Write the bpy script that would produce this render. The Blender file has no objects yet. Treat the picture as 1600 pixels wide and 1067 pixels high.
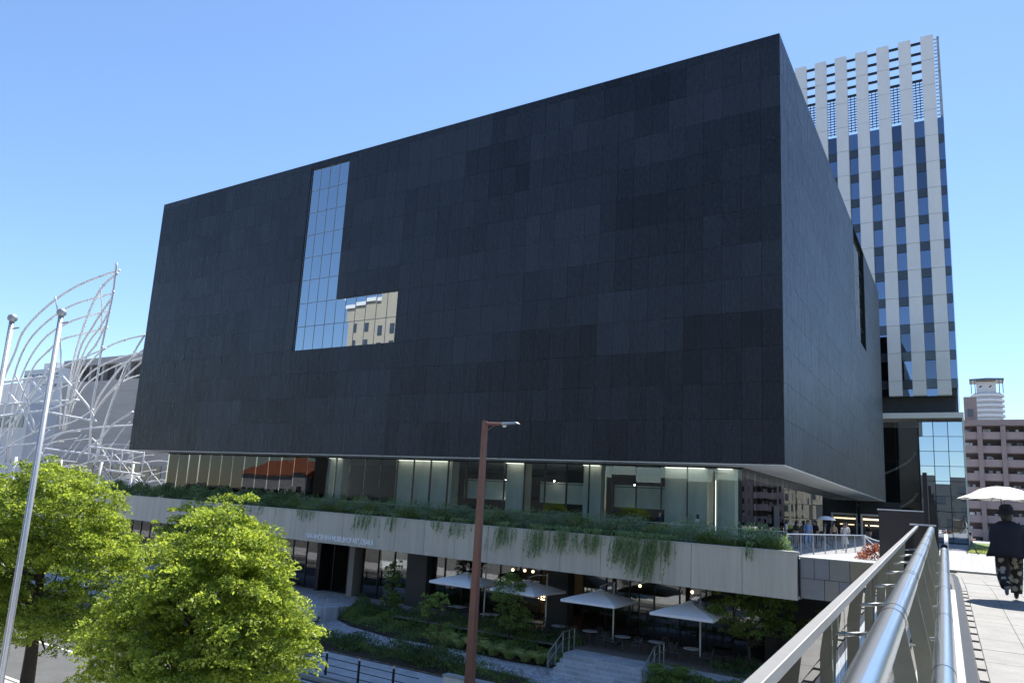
import bpy, bmesh, math, random
import numpy as np
from mathutils import Matrix, Vector, Euler

R = math.radians
rnd = random.Random(7)
nrg = np.random.default_rng(11)
scene = bpy.context.scene
COL = scene.collection

# ---------------------------------------------------------------- camera
CAM = Vector((8.08, -41.88, 7.20))
YAW, PITCH, ROLL = 0.587036, 0.177869, 0.061631
FPX, CX, CY = 1150.08, 751.74, 576.23
fwd = Vector((-math.sin(YAW) * math.cos(PITCH), math.cos(YAW) * math.cos(PITCH), math.sin(PITCH)))
rgt0 = Vector((math.cos(YAW), math.sin(YAW), 0))
up0 = rgt0.cross(fwd)
rgt = rgt0 * math.cos(ROLL) + up0 * math.sin(ROLL)
upv = -rgt0 * math.sin(ROLL) + up0 * math.cos(ROLL)
cd = bpy.data.cameras.new('camera')
cd.sensor_fit = 'HORIZONTAL'; cd.sensor_width = 36.0
cd.lens = FPX / 1600 * 36.0
cd.shift_x = (800 - CX) / 1600
cd.shift_y = -(533.5 - CY) / 1600
cd.clip_start = 0.05; cd.clip_end = 9000
cam = bpy.data.objects.new('camera', cd); COL.objects.link(cam)
cam.matrix_world = Matrix(((rgt.x, upv.x, -fwd.x, CAM.x), (rgt.y, upv.y, -fwd.y, CAM.y), (rgt.z, upv.z, -fwd.z, CAM.z), (0, 0, 0, 1)))
scene.camera = cam

# ---------------------------------------------------------------- light
SUN_EL, SUN_AZ = 62.0, 3.75          # azimuth: degrees left of +Y
wd = bpy.data.worlds.new('World'); scene.world = wd; wd.use_nodes = True
wn = wd.node_tree.nodes; wl = wd.node_tree.links
sky = wn.new('ShaderNodeTexSky'); sky.sky_type = 'NISHITA'; sky.sun_disc = False
sky.sun_elevation = R(SUN_EL); sky.sun_rotation = R(-SUN_AZ)
sky.altitude = 20; sky.air_density = 1.0; sky.dust_density = 0.12; sky.ozone_density = 5.5
wl.new(sky.outputs[0], wn['Background'].inputs[0]); wn['Background'].inputs[1].default_value = 0.102
sd = bpy.data.lights.new('sun', 'SUN'); sd.energy = 5.0; sd.angle = R(0.53); sd.color = (1.0, 0.95, 0.86)
sun = bpy.data.objects.new('sun', sd); COL.objects.link(sun)
sv = Vector((-math.sin(R(SUN_AZ)) * math.cos(R(SUN_EL)), math.cos(R(SUN_AZ)) * math.cos(R(SUN_EL)), math.sin(R(SUN_EL))))
sun.rotation_euler = sv.to_track_quat('Z', 'Y').to_euler(); sun.location = (0, 60, 120)
scene.view_settings.view_transform = 'Standard'; scene.view_settings.look = 'None'
scene.view_settings.gamma = 1.0; scene.view_settings.use_curve_mapping = False
scene.view_settings.exposure = 1.08
scene.render.engine = 'CYCLES'
scene.cycles.max_bounces = 8; scene.cycles.transparent_max_bounces = 24
scene.cycles.glossy_bounces = 4; scene.cycles.diffuse_bounces = 3; scene.cycles.transmission_bounces = 4
scene.cycles.caustics_reflective = False; scene.cycles.caustics_refractive = False
scene.cycles.use_denoising = True

# ---------------------------------------------------------------- materials
def nt(name):
    m = bpy.data.materials.new(name); m.use_nodes = True
    n = m.node_tree.nodes; l = m.node_tree.links
    return m, n, l, n['Principled BSDF'], n['Material Output']

def mapping(n, l, scale=(1, 1, 1), obj=False):
    if obj:
        t = n.new('ShaderNodeTexCoord'); src = t.outputs['Object']
    else:
        t = n.new('ShaderNodeNewGeometry'); src = t.outputs['Position']
    mp = n.new('ShaderNodeMapping'); mp.inputs['Scale'].default_value = scale
    l.new(src, mp.inputs['Vector']); return mp.outputs['Vector']

def noise(n, l, vec, scale, detail=4, rough=0.6):
    t = n.new('ShaderNodeTexNoise'); t.inputs['Scale'].default_value = scale
    t.inputs['Detail'].default_value = detail; t.inputs['Roughness'].default_value = rough
    l.new(vec, t.inputs['Vector']); return t.outputs['Fac']

def math_(n, l, op, a, b=None, c=None):
    t = n.new('ShaderNodeMath'); t.operation = op
    for i, v in enumerate((a, b, c)):
        if v is None: continue
        if isinstance(v, (int, float)): t.inputs[i].default_value = v
        else: l.new(v, t.inputs[i])
    return t.outputs[0]

def mixc(n, l, fac, a, b):
    t = n.new('ShaderNodeMix'); t.data_type = 'RGBA'
    if isinstance(fac, (int, float)): t.inputs[0].default_value = fac
    else: l.new(fac, t.inputs[0])
    for i, v in ((6, a), (7, b)):
        if isinstance(v, tuple): t.inputs[i].default_value = (*v[:3], 1)
        else: l.new(v, t.inputs[i])
    return t.outputs[2]

def ramp(n, l, fac, lo, hi):
    t = n.new('ShaderNodeMapRange'); t.inputs[1].default_value = lo; t.inputs[2].default_value = hi
    l.new(fac, t.inputs[0]); return t.outputs[0]

def bump(n, l, bs, h, strength, dist=0.02):
    b = n.new('ShaderNodeBump'); b.inputs['Strength'].default_value = strength; b.inputs['Distance'].default_value = dist
    l.new(h, b.inputs['Height']); l.new(b.outputs[0], bs.inputs['Normal'])

def simple(name, col, rough=0.6, metal=0.0, var=0.25, scale=1.5, bmp=0.0, bscale=30, stretch=(1, 1, 1), spec=0.5, obj=False):
    m, n, l, bs, o = nt(name)
    v = mapping(n, l, stretch, obj)
    f1 = noise(n, l, v, scale, 5, 0.65); f2 = noise(n, l, v, scale * 9, 3, 0.6)
    f = math_(n, l, 'ADD', math_(n, l, 'MULTIPLY', f1, 0.65), math_(n, l, 'MULTIPLY', f2, 0.35))
    f = ramp(n, l, f, 0.3, 0.7)
    a = tuple(c * (1 - var) for c in col); b = tuple(min(1, c * (1 + var)) for c in col)
    l.new(mixc(n, l, f, a, b), bs.inputs['Base Color'])
    bs.inputs['Roughness'].default_value = rough; bs.inputs['Metallic'].default_value = metal
    bs.inputs['Specular IOR Level'].default_value = spec
    if bmp > 0:
        bump(n, l, bs, noise(n, l, v, bscale, 4), bmp)
    return m

def glass(name, tint, refl=0.1, ior=1.5, rough=0.0, refl_col=(1, 1, 1)):
    m, n, l, bs, o = nt(name); n.remove(bs)
    fr = n.new('ShaderNodeFresnel'); fr.inputs['IOR'].default_value = ior
    f = math_(n, l, 'MAXIMUM', fr.outputs[0], refl)
    tr = n.new('ShaderNodeBsdfTransparent'); tr.inputs[0].default_value = (*tint, 1)
    gl = n.new('ShaderNodeBsdfGlossy'); gl.inputs['Roughness'].default_value = rough; gl.inputs['Color'].default_value = (*refl_col, 1)
    mx = n.new('ShaderNodeMixShader'); l.new(f, mx.inputs[0]); l.new(tr.outputs[0], mx.inputs[1]); l.new(gl.outputs[0], mx.inputs[2])
    l.new(mx.outputs[0], o.inputs[0]); return m

def emis(name, col, s):
    m, n, l, bs, o = nt(name); n.remove(bs)
    e = n.new('ShaderNodeEmission'); e.inputs[0].default_value = (*col, 1); e.inputs[1].default_value = s
    l.new(e.outputs[0], o.inputs[0]); return m

def black_panel():
    m, n, l, bs, o = nt('black_precast')
    at = n.new('ShaderNodeAttribute'); at.attribute_name = 'tint'
    st = noise(n, l, mapping(n, l, (6, 6, 0.35)), 2.2, 5, 0.7)
    gr = noise(n, l, mapping(n, l, (1, 1, .8)), 5.5, 6, 0.85)
    t = math_(n, l, 'SUBTRACT', math_(n, l, 'MULTIPLY', at.outputs['Fac'], 1.7), 0.40)
    t = math_(n, l, 'ADD', t, math_(n, l, 'MULTIPLY', math_(n, l, 'SUBTRACT', st, 0.5), 1.3))
    t = math_(n, l, 'ADD', t, math_(n, l, 'MULTIPLY', math_(n, l, 'SUBTRACT', gr, 0.5), 4.2))
    l.new(mixc(n, l, ramp(n, l, t, -0.2, 1.15), (0.0035, 0.0052, 0.009), (0.030, 0.039, 0.056)), bs.inputs['Base Color'])
    l.new(math_(n, l, 'ADD', math_(n, l, 'MULTIPLY', ramp(n, l, noise(n, l, mapping(n, l, (1.3, 1.3, .22)), 2.6, 6, .8), .35, .65), .26), .22), bs.inputs['Roughness']); bs.inputs['Specular IOR Level'].default_value = 0.30
    hh = math_(n, l, 'ADD', noise(n, l, mapping(n, l, (1.6, 1.6, .38)), 2.2, 6, 0.78), math_(n, l, 'MULTIPLY', st, 0.4))
    bump(n, l, bs, hh, 0.8, 0.10)
    return m

def leafmat(name, dark, light, trans=0.45, rough=0.45):
    m, n, l, bs, o = nt(name)
    at = n.new('ShaderNodeAttribute'); at.attribute_name = 'tint'
    c = mixc(n, l, at.outputs['Fac'], dark, light)
    l.new(c, bs.inputs['Base Color']); bs.inputs['Roughness'].default_value = rough
    bs.inputs['Specular IOR Level'].default_value = 0.35
    tb = n.new('ShaderNodeBsdfTranslucent')
    hs = n.new('ShaderNodeHueSaturation'); hs.inputs['Hue'].default_value = 0.485; hs.inputs['Saturation'].default_value = 1.05; hs.inputs['Value'].default_value = 1.5
    l.new(c, hs.inputs['Color']); l.new(hs.outputs[0], tb.inputs[0])
    mx = n.new('ShaderNodeMixShader'); mx.inputs[0].default_value = trans
    l.new(bs.outputs[0], mx.inputs[1]); l.new(tb.outputs[0], mx.inputs[2]); l.new(mx.outputs[0], o.inputs[0])
    return m

def paving(name, sx, sy, col, gap=0.02, var=0.25, rough=0.8, rot=0.0):
    m, n, l, bs, o = nt(name)
    v = mapping(n, l)
    mp = n.new('ShaderNodeMapping'); mp.inputs['Rotation'].default_value = (0, 0, rot); l.new(v, mp.inputs[0])
    br = n.new('ShaderNodeTexBrick'); br.inputs['Scale'].default_value = 1.0
    br.inputs['Brick Width'].default_value = sx; br.inputs['Row Height'].default_value = sy; br.inputs['Mortar Size'].default_value = gap
    br.inputs['Color1'].default_value = (*[c * (1 - var) for c in col], 1); br.inputs['Color2'].default_value = (*[c * (1 + var) for c in col], 1)
    br.inputs['Mortar'].default_value = (*[c * 0.45 for c in col], 1)
    l.new(mp.outputs[0], br.inputs['Vector'])
    f = ramp(n, l, noise(n, l, v, 1.2, 6, 0.7), 0.3, 0.7)
    mm = n.new('ShaderNodeMix'); mm.data_type = 'RGBA'; mm.blend_type = 'MULTIPLY'; mm.inputs[0].default_value = 0.5
    l.new(br.outputs[0], mm.inputs[6]); l.new(mixc(n, l, f, (0.6, 0.6, 0.6), (1, 1, 1)), mm.inputs[7])
    l.new(mm.outputs[2], bs.inputs['Base Color']); bs.inputs['Roughness'].default_value = rough
    return m

M = {}
M['black'] = black_panel()
M['joint'] = simple('panel_joint_shadow_gap', (0.006, 0.006, 0.007), 0.9, var=0.2)
M['soffit'] = simple('soffit_concrete', (0.62, 0.64, 0.62), 0.7, var=0.10, scale=0.4)
M['concrete'] = simple('concrete', (0.78, 0.77, 0.71), 0.75, var=0.15, scale=0.5, bmp=0.15, stretch=(1, 1, 0.3))
M['band'] = simple('taupe_metal_panel', (0.53, 0.495, 0.415), 0.5, 0.0, var=0.20, scale=0.5, stretch=(3, 3, 0.14))
M['band_edge'] = simple('band_coping', (0.45, 0.46, 0.44), 0.5, 0.3, var=0.1)
M['tile'] = simple('beige_stone_tile', (0.30, 0.28, 0.24), 0.55, var=0.12, scale=0.6)
M['tilegrey'] = simple('grey_stone_tile', (0.27, 0.27, 0.27), 0.55, var=0.12, scale=0.6)
M['tilewarm'] = simple('warm_stone_tile', (0.33, 0.27, 0.17), 0.55, var=0.12, scale=0.6)
M['dark'] = simple('dark_interior', (0.05, 0.052, 0.055), 0.8, var=0.3)
M['darkmetal'] = simple('dark_metal', (0.03, 0.031, 0.034), 0.4, 0.5, var=0.2)
M['pillar'] = simple('dark_grey_pillar', (0.055, 0.058, 0.062), 0.5, var=0.15)
M['terrace'] = paving('terrace_paving', 0.9, 0.45, (0.29, 0.295, 0.31), 0.008, 0.08)
M['plaza'] = paving('plaza_paving', 0.6, 0.3, (0.58, 0.59, 0.62), 0.008, 0.15)
M['patio'] = simple('patio_deck', (0.24, 0.215, 0.19), 0.7, var=0.25, scale=2)
M['path'] = paving('cobble_path', 0.22, 0.15, (0.56, 0.57, 0.60), 0.014, 0.30)
M['asphalt'] = simple('asphalt', (0.075, 0.078, 0.083), 0.85, var=0.25, scale=0.8, bmp=0.3, bscale=60)
M['ground'] = simple('city_ground', (0.16, 0.16, 0.16), 0.9, var=0.3, scale=0.02)
M['sidewalk'] = simple('sidewalk_joint', (0.16, 0.16, 0.165), 0.85, var=0.2)
M['paver'] = simple('sidewalk_paver', (0.52, 0.525, 0.54), 0.8, var=0.3, scale=1.7)
M['kerb'] = simple('kerb_stone', (0.38, 0.38, 0.37), 0.8, var=0.15)
M['white_paint'] = simple('road_paint', (0.75, 0.75, 0.72), 0.7, var=0.1)
M['soil'] = simple('soil', (0.055, 0.043, 0.03), 0.95, var=0.4, scale=4)
M['steel'] = simple('brushed_steel', (0.60, 0.62, 0.64), 0.24, 1.0, var=0.08, scale=2, stretch=(1, 0.1, 1))
M['steel2'] = simple('satin_steel', (0.55, 0.56, 0.56), 0.36, 1.0, var=0.1, scale=2)
M['cap'] = simple('parapet_cap_steel', (0.15, 0.153, 0.158), 0.5, 0.2, var=0.1, scale=3)
M['plate'] = simple('olive_steel_plate', (0.48, 0.46, 0.36), 0.42, 0.35, var=0.12, scale=2)
M['white_steel'] = simple('white_painted_tube', (0.82, 0.83, 0.84), 0.35, 0.05, var=0.06)
M['pole_grey'] = simple('galvanised_pole', (0.42, 0.44, 0.46), 0.45, 0.5, var=0.1, scale=3)
M['rust'] = simple('brown_painted_pole', (0.22, 0.105, 0.075), 0.5, 0.1, var=0.18, scale=4)
M['fence_black'] = simple('black_painted_iron', (0.02, 0.02, 0.022), 0.45, 0.3, var=0.2)
M['brass'] = simple('pale_post_cap', (0.55, 0.53, 0.47), 0.4, 0.5, var=0.1)
M['canvas'] = simple('white_canvas', (0.86, 0.86, 0.86), 0.85, var=0.05, scale=3)
M['tabletop'] = simple('pale_tabletop', (0.50, 0.51, 0.52), 0.45, var=0.08)
M['furniture'] = simple('dark_chair_metal', (0.10, 0.10, 0.105), 0.5, 0.3, var=0.2)
M['wpanel'] = simple('white_precast_panel', (0.84, 0.81, 0.79), 0.6, var=0.05, scale=0.3, stretch=(1, 1, 0.3))
M['spandrel'] = simple('slate_spandrel_glass', (0.05, 0.06, 0.075), 0.08, var=0.2, spec=0.8)
M['brown_wall'] = simple('brown_brick', (0.34, 0.265, 0.26), 0.8, var=0.10, scale=0.8)
M['brown_wall2'] = simple('brown_balcony', (0.40, 0.315, 0.31), 0.8, var=0.10, scale=0.8)
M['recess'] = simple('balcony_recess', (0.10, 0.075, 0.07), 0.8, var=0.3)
M['pale'] = simple('pale_render', (0.60, 0.61, 0.63), 0.7, var=0.06, scale=0.2)
M['greystone'] = simple('grey_stone_cladding', (0.38, 0.365, 0.36), 0.7, var=0.12, scale=0.4, stretch=(0.5, 0.5, 6))
M['beige'] = simple('beige_tile_facade', (0.44, 0.375, 0.29), 0.7, var=0.08, scale=0.3)
M['redroof'] = simple('terracotta_roof', (0.36, 0.13, 0.075), 0.75, var=0.2, scale=2)
M['corten'] = simple('dark_brown_steel_wall', (0.055, 0.045, 0.042), 0.55, 0.2, var=0.12, scale=1.5)
M['deck'] = simple('deck_tile', (0.205, 0.202, 0.196), 0.75, var=0.22, scale=2.5, bmp=0.1, bscale=80)
M['deck_joint'] = simple('deck_joint', (0.12, 0.12, 0.12), 0.9, var=0.2)
M['bark'] = simple('bark', (0.055, 0.042, 0.032), 0.9, var=0.35, scale=6, bmp=0.5, bscale=20, stretch=(1, 1, 0.3))
M['lawn'] = simple('lawn', (0.10, 0.15, 0.035), 0.9, var=0.3, scale=3)
M['glass_L'] = glass('reflective_window_glass', (0.10, 0.12, 0.15), 0.52, 1.6, 0.0, (0.78, 0.90, 1.0))
M['glass_2f'] = glass('lobby_glass', (0.88, 0.94, 0.91), 0.05, 1.42)
M['glass_1f'] = glass('shopfront_glass', (0.62, 0.66, 0.66), 0.10, 1.55)
M['glass_tower'] = glass('tower_glass', (0.05, 0.07, 0.10), 0.34, 1.65, 0.0, (0.60, 0.74, 1.0))
M['glass_tower_dark'] = glass('dark_tower_glass', (0.04, 0.05, 0.07), 0.20, 1.6, 0.0, (0.62, 0.75, 1.0))
M['glass_tower_blind'] = glass('tower_glass_with_blind', (0.45, 0.5, 0.55), 0.30, 1.6, 0.0, (0.62, 0.75, 1.0))
M['glass_clear'] = glass('balustrade_glass', (0.86, 0.93, 0.90), 0.07, 1.5)
M['glass_rail'] = glass('stair_rail_glass', (0.70, 0.78, 0.76), 0.08, 1.5)
M['sign_white'] = simple('white_letter', (0.92, 0.92, 0.92), 0.5, var=0.02)
M['warm_lamp'] = emis('warm_lamp', (1.0, 0.62, 0.28), 9.0)
M['lobby_lamp'] = emis('lobby_lamp', (1.0, 0.93, 0.82), 14.0)
M['lobby_tube_and_fill'] = emis('lobby_tube_and_fill', (1.0, 0.96, 0.88), 0.9)  # glow of the vertical tubes and of the added wall fill
M['shop_light'] = emis('shop_light', (1.0, 0.78, 0.50), 1.6)
M['leaf_camphor'] = leafmat('camphor_leaf', (0.040, 0.090, 0.016), (0.42, 0.53, 0.085), 0.52)
M['leaf_dark'] = leafmat('dark_shrub_leaf', (0.045, 0.09, 0.035), (0.13, 0.20, 0.065), 0.35)
M['leaf_mid'] = leafmat('garden_leaf', (0.09, 0.165, 0.04), (0.25, 0.34, 0.09), 0.4)
M['leaf_grey'] = leafmat('grey_green_leaf', (0.12, 0.18, 0.11), (0.30, 0.37, 0.23), 0.35)
M['leaf_yellow'] = leafmat('yellow_green_leaf', (0.10, 0.14, 0.02), (0.24, 0.28, 0.05), 0.35)
M['leaf_grass'] = leafmat('ornamental_grass_blade', (0.24, 0.31, 0.08), (0.55, 0.57, 0.24), 0.4)
M['leaf_red'] = leafmat('red_leaf', (0.15, 0.045, 0.03), (0.34, 0.15, 0.08), 0.3)
M['vine'] = leafmat('trailing_vine_leaf', (0.11, 0.20, 0.08), (0.34, 0.45, 0.21), 0.4)

# ---------------------------------------------------------------- object helpers
WM = {}
def reg(o, parent=None):
    COL.objects.link(o)
    mw = Matrix.LocRotScale(o.location, o.rotation_euler, o.scale)
    if parent is not None:
        o.parent = parent; o.matrix_parent_inverse = WM[parent].inverted()
    WM[o] = mw
    return o

def tag(o, label=None, cat=None, group=None, kind=None):
    if label: o['label'] = label
    if cat: o['category'] = cat
    if group: o['group'] = group
    if kind: o['kind'] = kind
    return o

def empty(name, loc=(0, 0, 0), rz=0.0, label=None, cat=None, group=None, parent=None):
    o = bpy.data.objects.new(name, None); o.location = loc; o.rotation_euler = (0, 0, rz); o.empty_display_size = 0.3
    reg(o, parent); tag(o, label, cat, group); return o

def dup(root, loc, rz=0.0, label=None, group=None, scale=None):
    def rec(o, parent):
        c = o.copy(); COL.objects.link(c)
        if parent is not None: c.parent = parent; c.matrix_parent_inverse = o.matrix_parent_inverse.copy()
        for ch in [x for x in o.children]: rec(ch, c)
        return c
    c = rec(root, None); c.location = loc; c.rotation_euler = (0, 0, rz)
    if scale: c.scale = (scale, scale, scale)
    if label: c['label'] = label
    if group: c['group'] = group
    WM[c] = Matrix.LocRotScale(c.location, c.rotation_euler, c.scale)
    return c

class MB:
    def __init__(s): s.v = []; s.f = []; s.mi = []
    def add(s, vs, fs, mi=0):
        b = len(s.v); s.v += [tuple(x) for x in vs]; s.f += [tuple(b + i for i in f) for f in fs]; s.mi += [mi] * len(fs); return s
    def box(s, c, d, rz=0.0, mi=0, tilt=None):
        x, y, z = d[0] / 2, d[1] / 2, d[2] / 2
        vs = [Vector((a, b, e)) for a in (-x, x) for b in (-y, y) for e in (-z, z)]
        m = Matrix.Rotation(rz, 3, 'Z')
        if tilt: m = m @ Euler(tilt).to_matrix()
        vs = [m @ v + Vector(c) for v in vs]
        return s.add(vs, [(0, 1, 3, 2), (4, 6, 7, 5), (0, 4, 5, 1), (2, 3, 7, 6), (0, 2, 6, 4), (1, 5, 7, 3)], mi)
    def bx(s, x0, x1, y0, y1, z0, z1, mi=0):
        return s.box(((x0 + x1) / 2, (y0 + y1) / 2, (z0 + z1) / 2), (abs(x1 - x0), abs(y1 - y0), abs(z1 - z0)), 0, mi)
    def tube(s, pts, r, n=8, mi=0, cap=True):
        pts = [Vector(p) for p in pts]; N = len(pts)
        rs = r if isinstance(r, (list, tuple)) else [r] * N
        rings = []; prev = None
        for i, p in enumerate(pts):
            t = (pts[min(i + 1, N - 1)] - pts[max(i - 1, 0)])
            if t.length < 1e-9: t = Vector((0, 0, 1))
            t.normalize()
            if prev is None:
                a = Vector((0, 0, 1)) if abs(t.z) < 0.9 else Vector((1, 0, 0))
                u = t.cross(a).normalized()
            else:
                u = (prev - t * prev.dot(t)); u = u.normalized() if u.length > 1e-6 else t.orthogonal().normalized()
            prev = u; w = t.cross(u)
            rings.append([p + (u * math.cos(2 * math.pi * k / n) + w * math.sin(2 * math.pi * k / n)) * rs[i] for k in range(n)])
        vs = [v for rg in rings for v in rg]; fs = []
        for i in range(N - 1):
            for k in range(n):
                k2 = (k + 1) % n
                fs.append((i * n + k, i * n + k2, (i + 1) * n + k2, (i + 1) * n + k))
        if cap:
            fs.append(tuple(range(n - 1, -1, -1))); fs.append(tuple((N - 1) * n + k for k in range(n)))
        return s.add(vs, fs, mi)
    def prism(s, poly, z0, z1, mi=0):
        n = len(poly)
        vs = [(x, y, z0) for x, y in poly] + [(x, y, z1) for x, y in poly]
        fs = [tuple(range(n - 1, -1, -1)), tuple(range(n, 2 * n))] + [(i, (i + 1) % n, n + (i + 1) % n, n + i) for i in range(n)]
        return s.add(vs, fs, mi)
    def lathe(s, prof, n=16, c=(0, 0, 0), mi=0):
        vs = []; fs = []
        for r, z in prof:
            for k in range(n): a = 2 * math.pi * k / n; vs.append((c[0] + r * math.cos(a), c[1] + r * math.sin(a), c[2] + z))
        for i in range(len(prof) - 1):
            for k in range(n): fs.append((i * n + k, i * n + (k + 1) % n, (i + 1) * n + (k + 1) % n, (i + 1) * n + k))
        return s.add(vs, fs, mi)
    def build(s, name, mats, parent=None, smooth=False, **kw):
        me = bpy.data.meshes.new(name); me.from_pydata(s.v, [], s.f)
        ms = mats if isinstance(mats, (list, tuple)) else [mats]
        for m in ms: me.materials.append(M[m] if isinstance(m, str) else m)
        if len(ms) > 1: me.polygons.foreach_set('material_index', s.mi)
        if smooth: me.polygons.foreach_set('use_smooth', [True] * len(me.polygons))
        bm = bmesh.new(); bm.from_mesh(me); bmesh.ops.recalc_face_normals(bm, faces=bm.faces); bm.to_mesh(me); bm.free()
        me.update()
        o = bpy.data.objects.new(name, me); reg(o, parent); tag(o, **kw); return o

_unit = {}
def piece(name, parent, c, d, mat, rz=0.0, tilt=None, **kw):
    """one box-shaped piece, sharing its mesh with the alike pieces of that material"""
    if mat not in _unit:
        b = MB().box((0, 0, 0), (1, 1, 1)); me = bpy.data.meshes.new('piece_' + mat); me.from_pydata(b.v, [], b.f)
        me.materials.append(M[mat]); me.update()
        bm = bmesh.new(); bm.from_mesh(me); bmesh.ops.recalc_face_normals(bm, faces=bm.faces); bm.to_mesh(me); bm.free()
        _unit[mat] = me
    o = bpy.data.objects.new(name, _unit[mat]); o.location = c; o.scale = d
    e = Euler((0, 0, rz)); 
    if tilt: e = (Matrix.Rotation(rz, 3, 'Z') @ Euler(tilt).to_matrix()).to_euler()
    o.rotation_euler = e
    reg(o, parent); tag(o, **kw); return o

def leaves(name, c, d, size, tint, mat, parent=None, aspect=0.5, droop=0.0, **kw):
    """many separate leaf blades: c centres, d axis directions (n,3), size (n,)"""
    n = len(c); c = np.asarray(c, float); d = np.asarray(d, float)
    d /= np.linalg.norm(d, axis=1, keepdims=True) + 1e-9
    rv = nrg.normal(size=(n, 3)); w = np.cross(d, rv); w /= np.linalg.norm(w, axis=1, keepdims=True) + 1e-9
    nn = np.cross(d, w)
    L = np.asarray(size)[:, None]
    v = np.empty((n, 4, 3))
    v[:, 0] = c - d * L * 0.5; v[:, 2] = c + d * L * 0.5; v[:, 2, 2] -= droop * np.asarray(size)
    v[:, 1] = c + w * L * aspect * 0.5 + nn * L * 0.06; v[:, 3] = c - w * L * aspect * 0.5 + nn * L * 0.06
    me = bpy.data.meshes.new(name)
    me.vertices.add(n * 4); me.vertices.foreach_set('co', v.reshape(-1))
    me.loops.add(n * 4); me.loops.foreach_set('vertex_index', np.arange(n * 4, dtype=np.int32))
    me.polygons.add(n); me.polygons.foreach_set('loop_start', np.arange(0, n * 4, 4, dtype=np.int32)); me.polygons.foreach_set('loop_total', np.full(n, 4, np.int32))
    me.update(calc_edges=True)
    a = me.attributes.new('tint', 'FLOAT', 'FACE'); a.data.foreach_set('value', np.clip(np.asarray(tint, float), 0, 1))
    me.materials.append(M[mat])
    o = bpy.data.objects.new(name, me); reg(o, parent); tag(o, **kw); return o

def unit(n):
    v = nrg.normal(size=(n, 3)); return v / np.linalg.norm(v, axis=1, keepdims=True)
# ================================================================ SETTING
TZ = 5.58                                   # terrace level
MB().box((0, 1000, -1.55), (9000, 9000, 1.0)).build('ground', 'ground', kind='structure')
MB().bx(-260, 260, -26.0, -16.6, -1.03, -1.0).build('road', 'asphalt', kind='structure')
MB().bx(-260, 260, -16.6, -12.2, -1.2, -0.885).build('pavement', 'sidewalk', kind='structure')
pav = bpy.data.objects['pavement']
for i in range(16):
    for j in range(9):
        piece('paver', pav, (-19.6 + i * 0.8 + (0.4 if j % 2 else 0), -16.05 + j * 0.42, -0.885 + rnd.uniform(0, .006)), (0.785, 0.405, 0.03), 'paver')
kb = MB().bx(-260, 260, -16.78, -16.602, -1.2, -0.86).build('kerb', 'kerb', kind='structure')
MB().bx(-260, 260, -34, -26.2, -1.2, -0.87).build('near_pavement', 'paver', kind='structure')
MB().bx(-260, 260, -26.2, -26.002, -1.2, -0.86).build('near_kerb', 'kerb', kind='structure')
rm = MB()
rm.bx(-260, 260, -17.25, -17.1, -0.999, -0.996); rm.bx(-260, 260, -25.6, -25.45, -0.999, -0.996)
for i in range(40): rm.bx(-160 + i * 8, -155 + i * 8, -21.4, -21.25, -0.999, -0.996)
rm.build('road_marking', 'white_paint', kind='structure')
# lower ground: path with beds either side
MB().bx(-64, 12, -12.2, -3.4, -1.2, -0.80).build('lower_path', 'path', kind='structure')
pz = MB(); pz.prism([(-64, -6.8), (-26.2, -6.8), (-26.0, -3.6), (-9.3, -3.6), (-9.3, -6.7), (8, -6.7), (8, 9), (-64, 9)], -1.1, 0.0)
pz.build('plaza', 'plaza', kind='structure')
MB().bx(-21.8, -1.0, -5.35, -0.5, 0.002, 0.018).build('patio', 'patio', kind='structure')
# terrace slab
MB().prism([(-63, -2.85), (1.72, -6.45), (1.75, -6.12), (45, -6.12), (45, 150), (-63, 150)], 4.0, TZ).build('terrace', 'terrace', kind='structure')

# ================================================================ MUSEUM
BX0, BY1, BZ0, BZ1 = -60.70, 57.90, 10.107, 35.60
mus = empty('museum_building', (-30, 29, TZ), label='huge black windowless museum box with L-shaped window raised over glass lobby', cat='museum')
WL, WMD, WR, WB, WF, WT = -39.0, -34.45, -27.9, 18.70, 22.78, 35.02    # L window
cor = MB()
cor.bx(BX0 + .06, WL - .03, .06, 1.6, BZ0 + .05, BZ1 - .05); cor.bx(WR + .03, -.06, .06, 1.6, BZ0 + .05, BZ1 - .05)
cor.bx(WL - .03, WR + .03, .06, 1.6, BZ0 + .05, WB - .03); cor.bx(WMD + .03, WR + .03, .06, 1.6, WF + .03, BZ1 - .05)
cor.bx(WL - .03, WMD + .03, .06, 1.6, WT + .03, BZ1 - .05)
RY0, RY1, RZB = 33.6, 42.0, 24.82                                     # side window
cor.bx(BX0 + .06, -1.6, 1.6, BY1, BZ0 + .05, BZ1 - .05)
cor.bx(-1.6, -.06, 1.6, RY0, BZ0 + .05, BZ1 - .05); cor.bx(-1.6, -.06, RY1, BY1, BZ0 + .05, BZ1 - .05)
cor.bx(-1.6, -.06, RY0, RY1, BZ0 + .05, RZB)
cor.build('box_core', 'joint', mus)
MB().bx(BX0, 0, 0, BY1, BZ1 - .05, BZ1).build('roof_edge', 'joint', mus)
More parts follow.
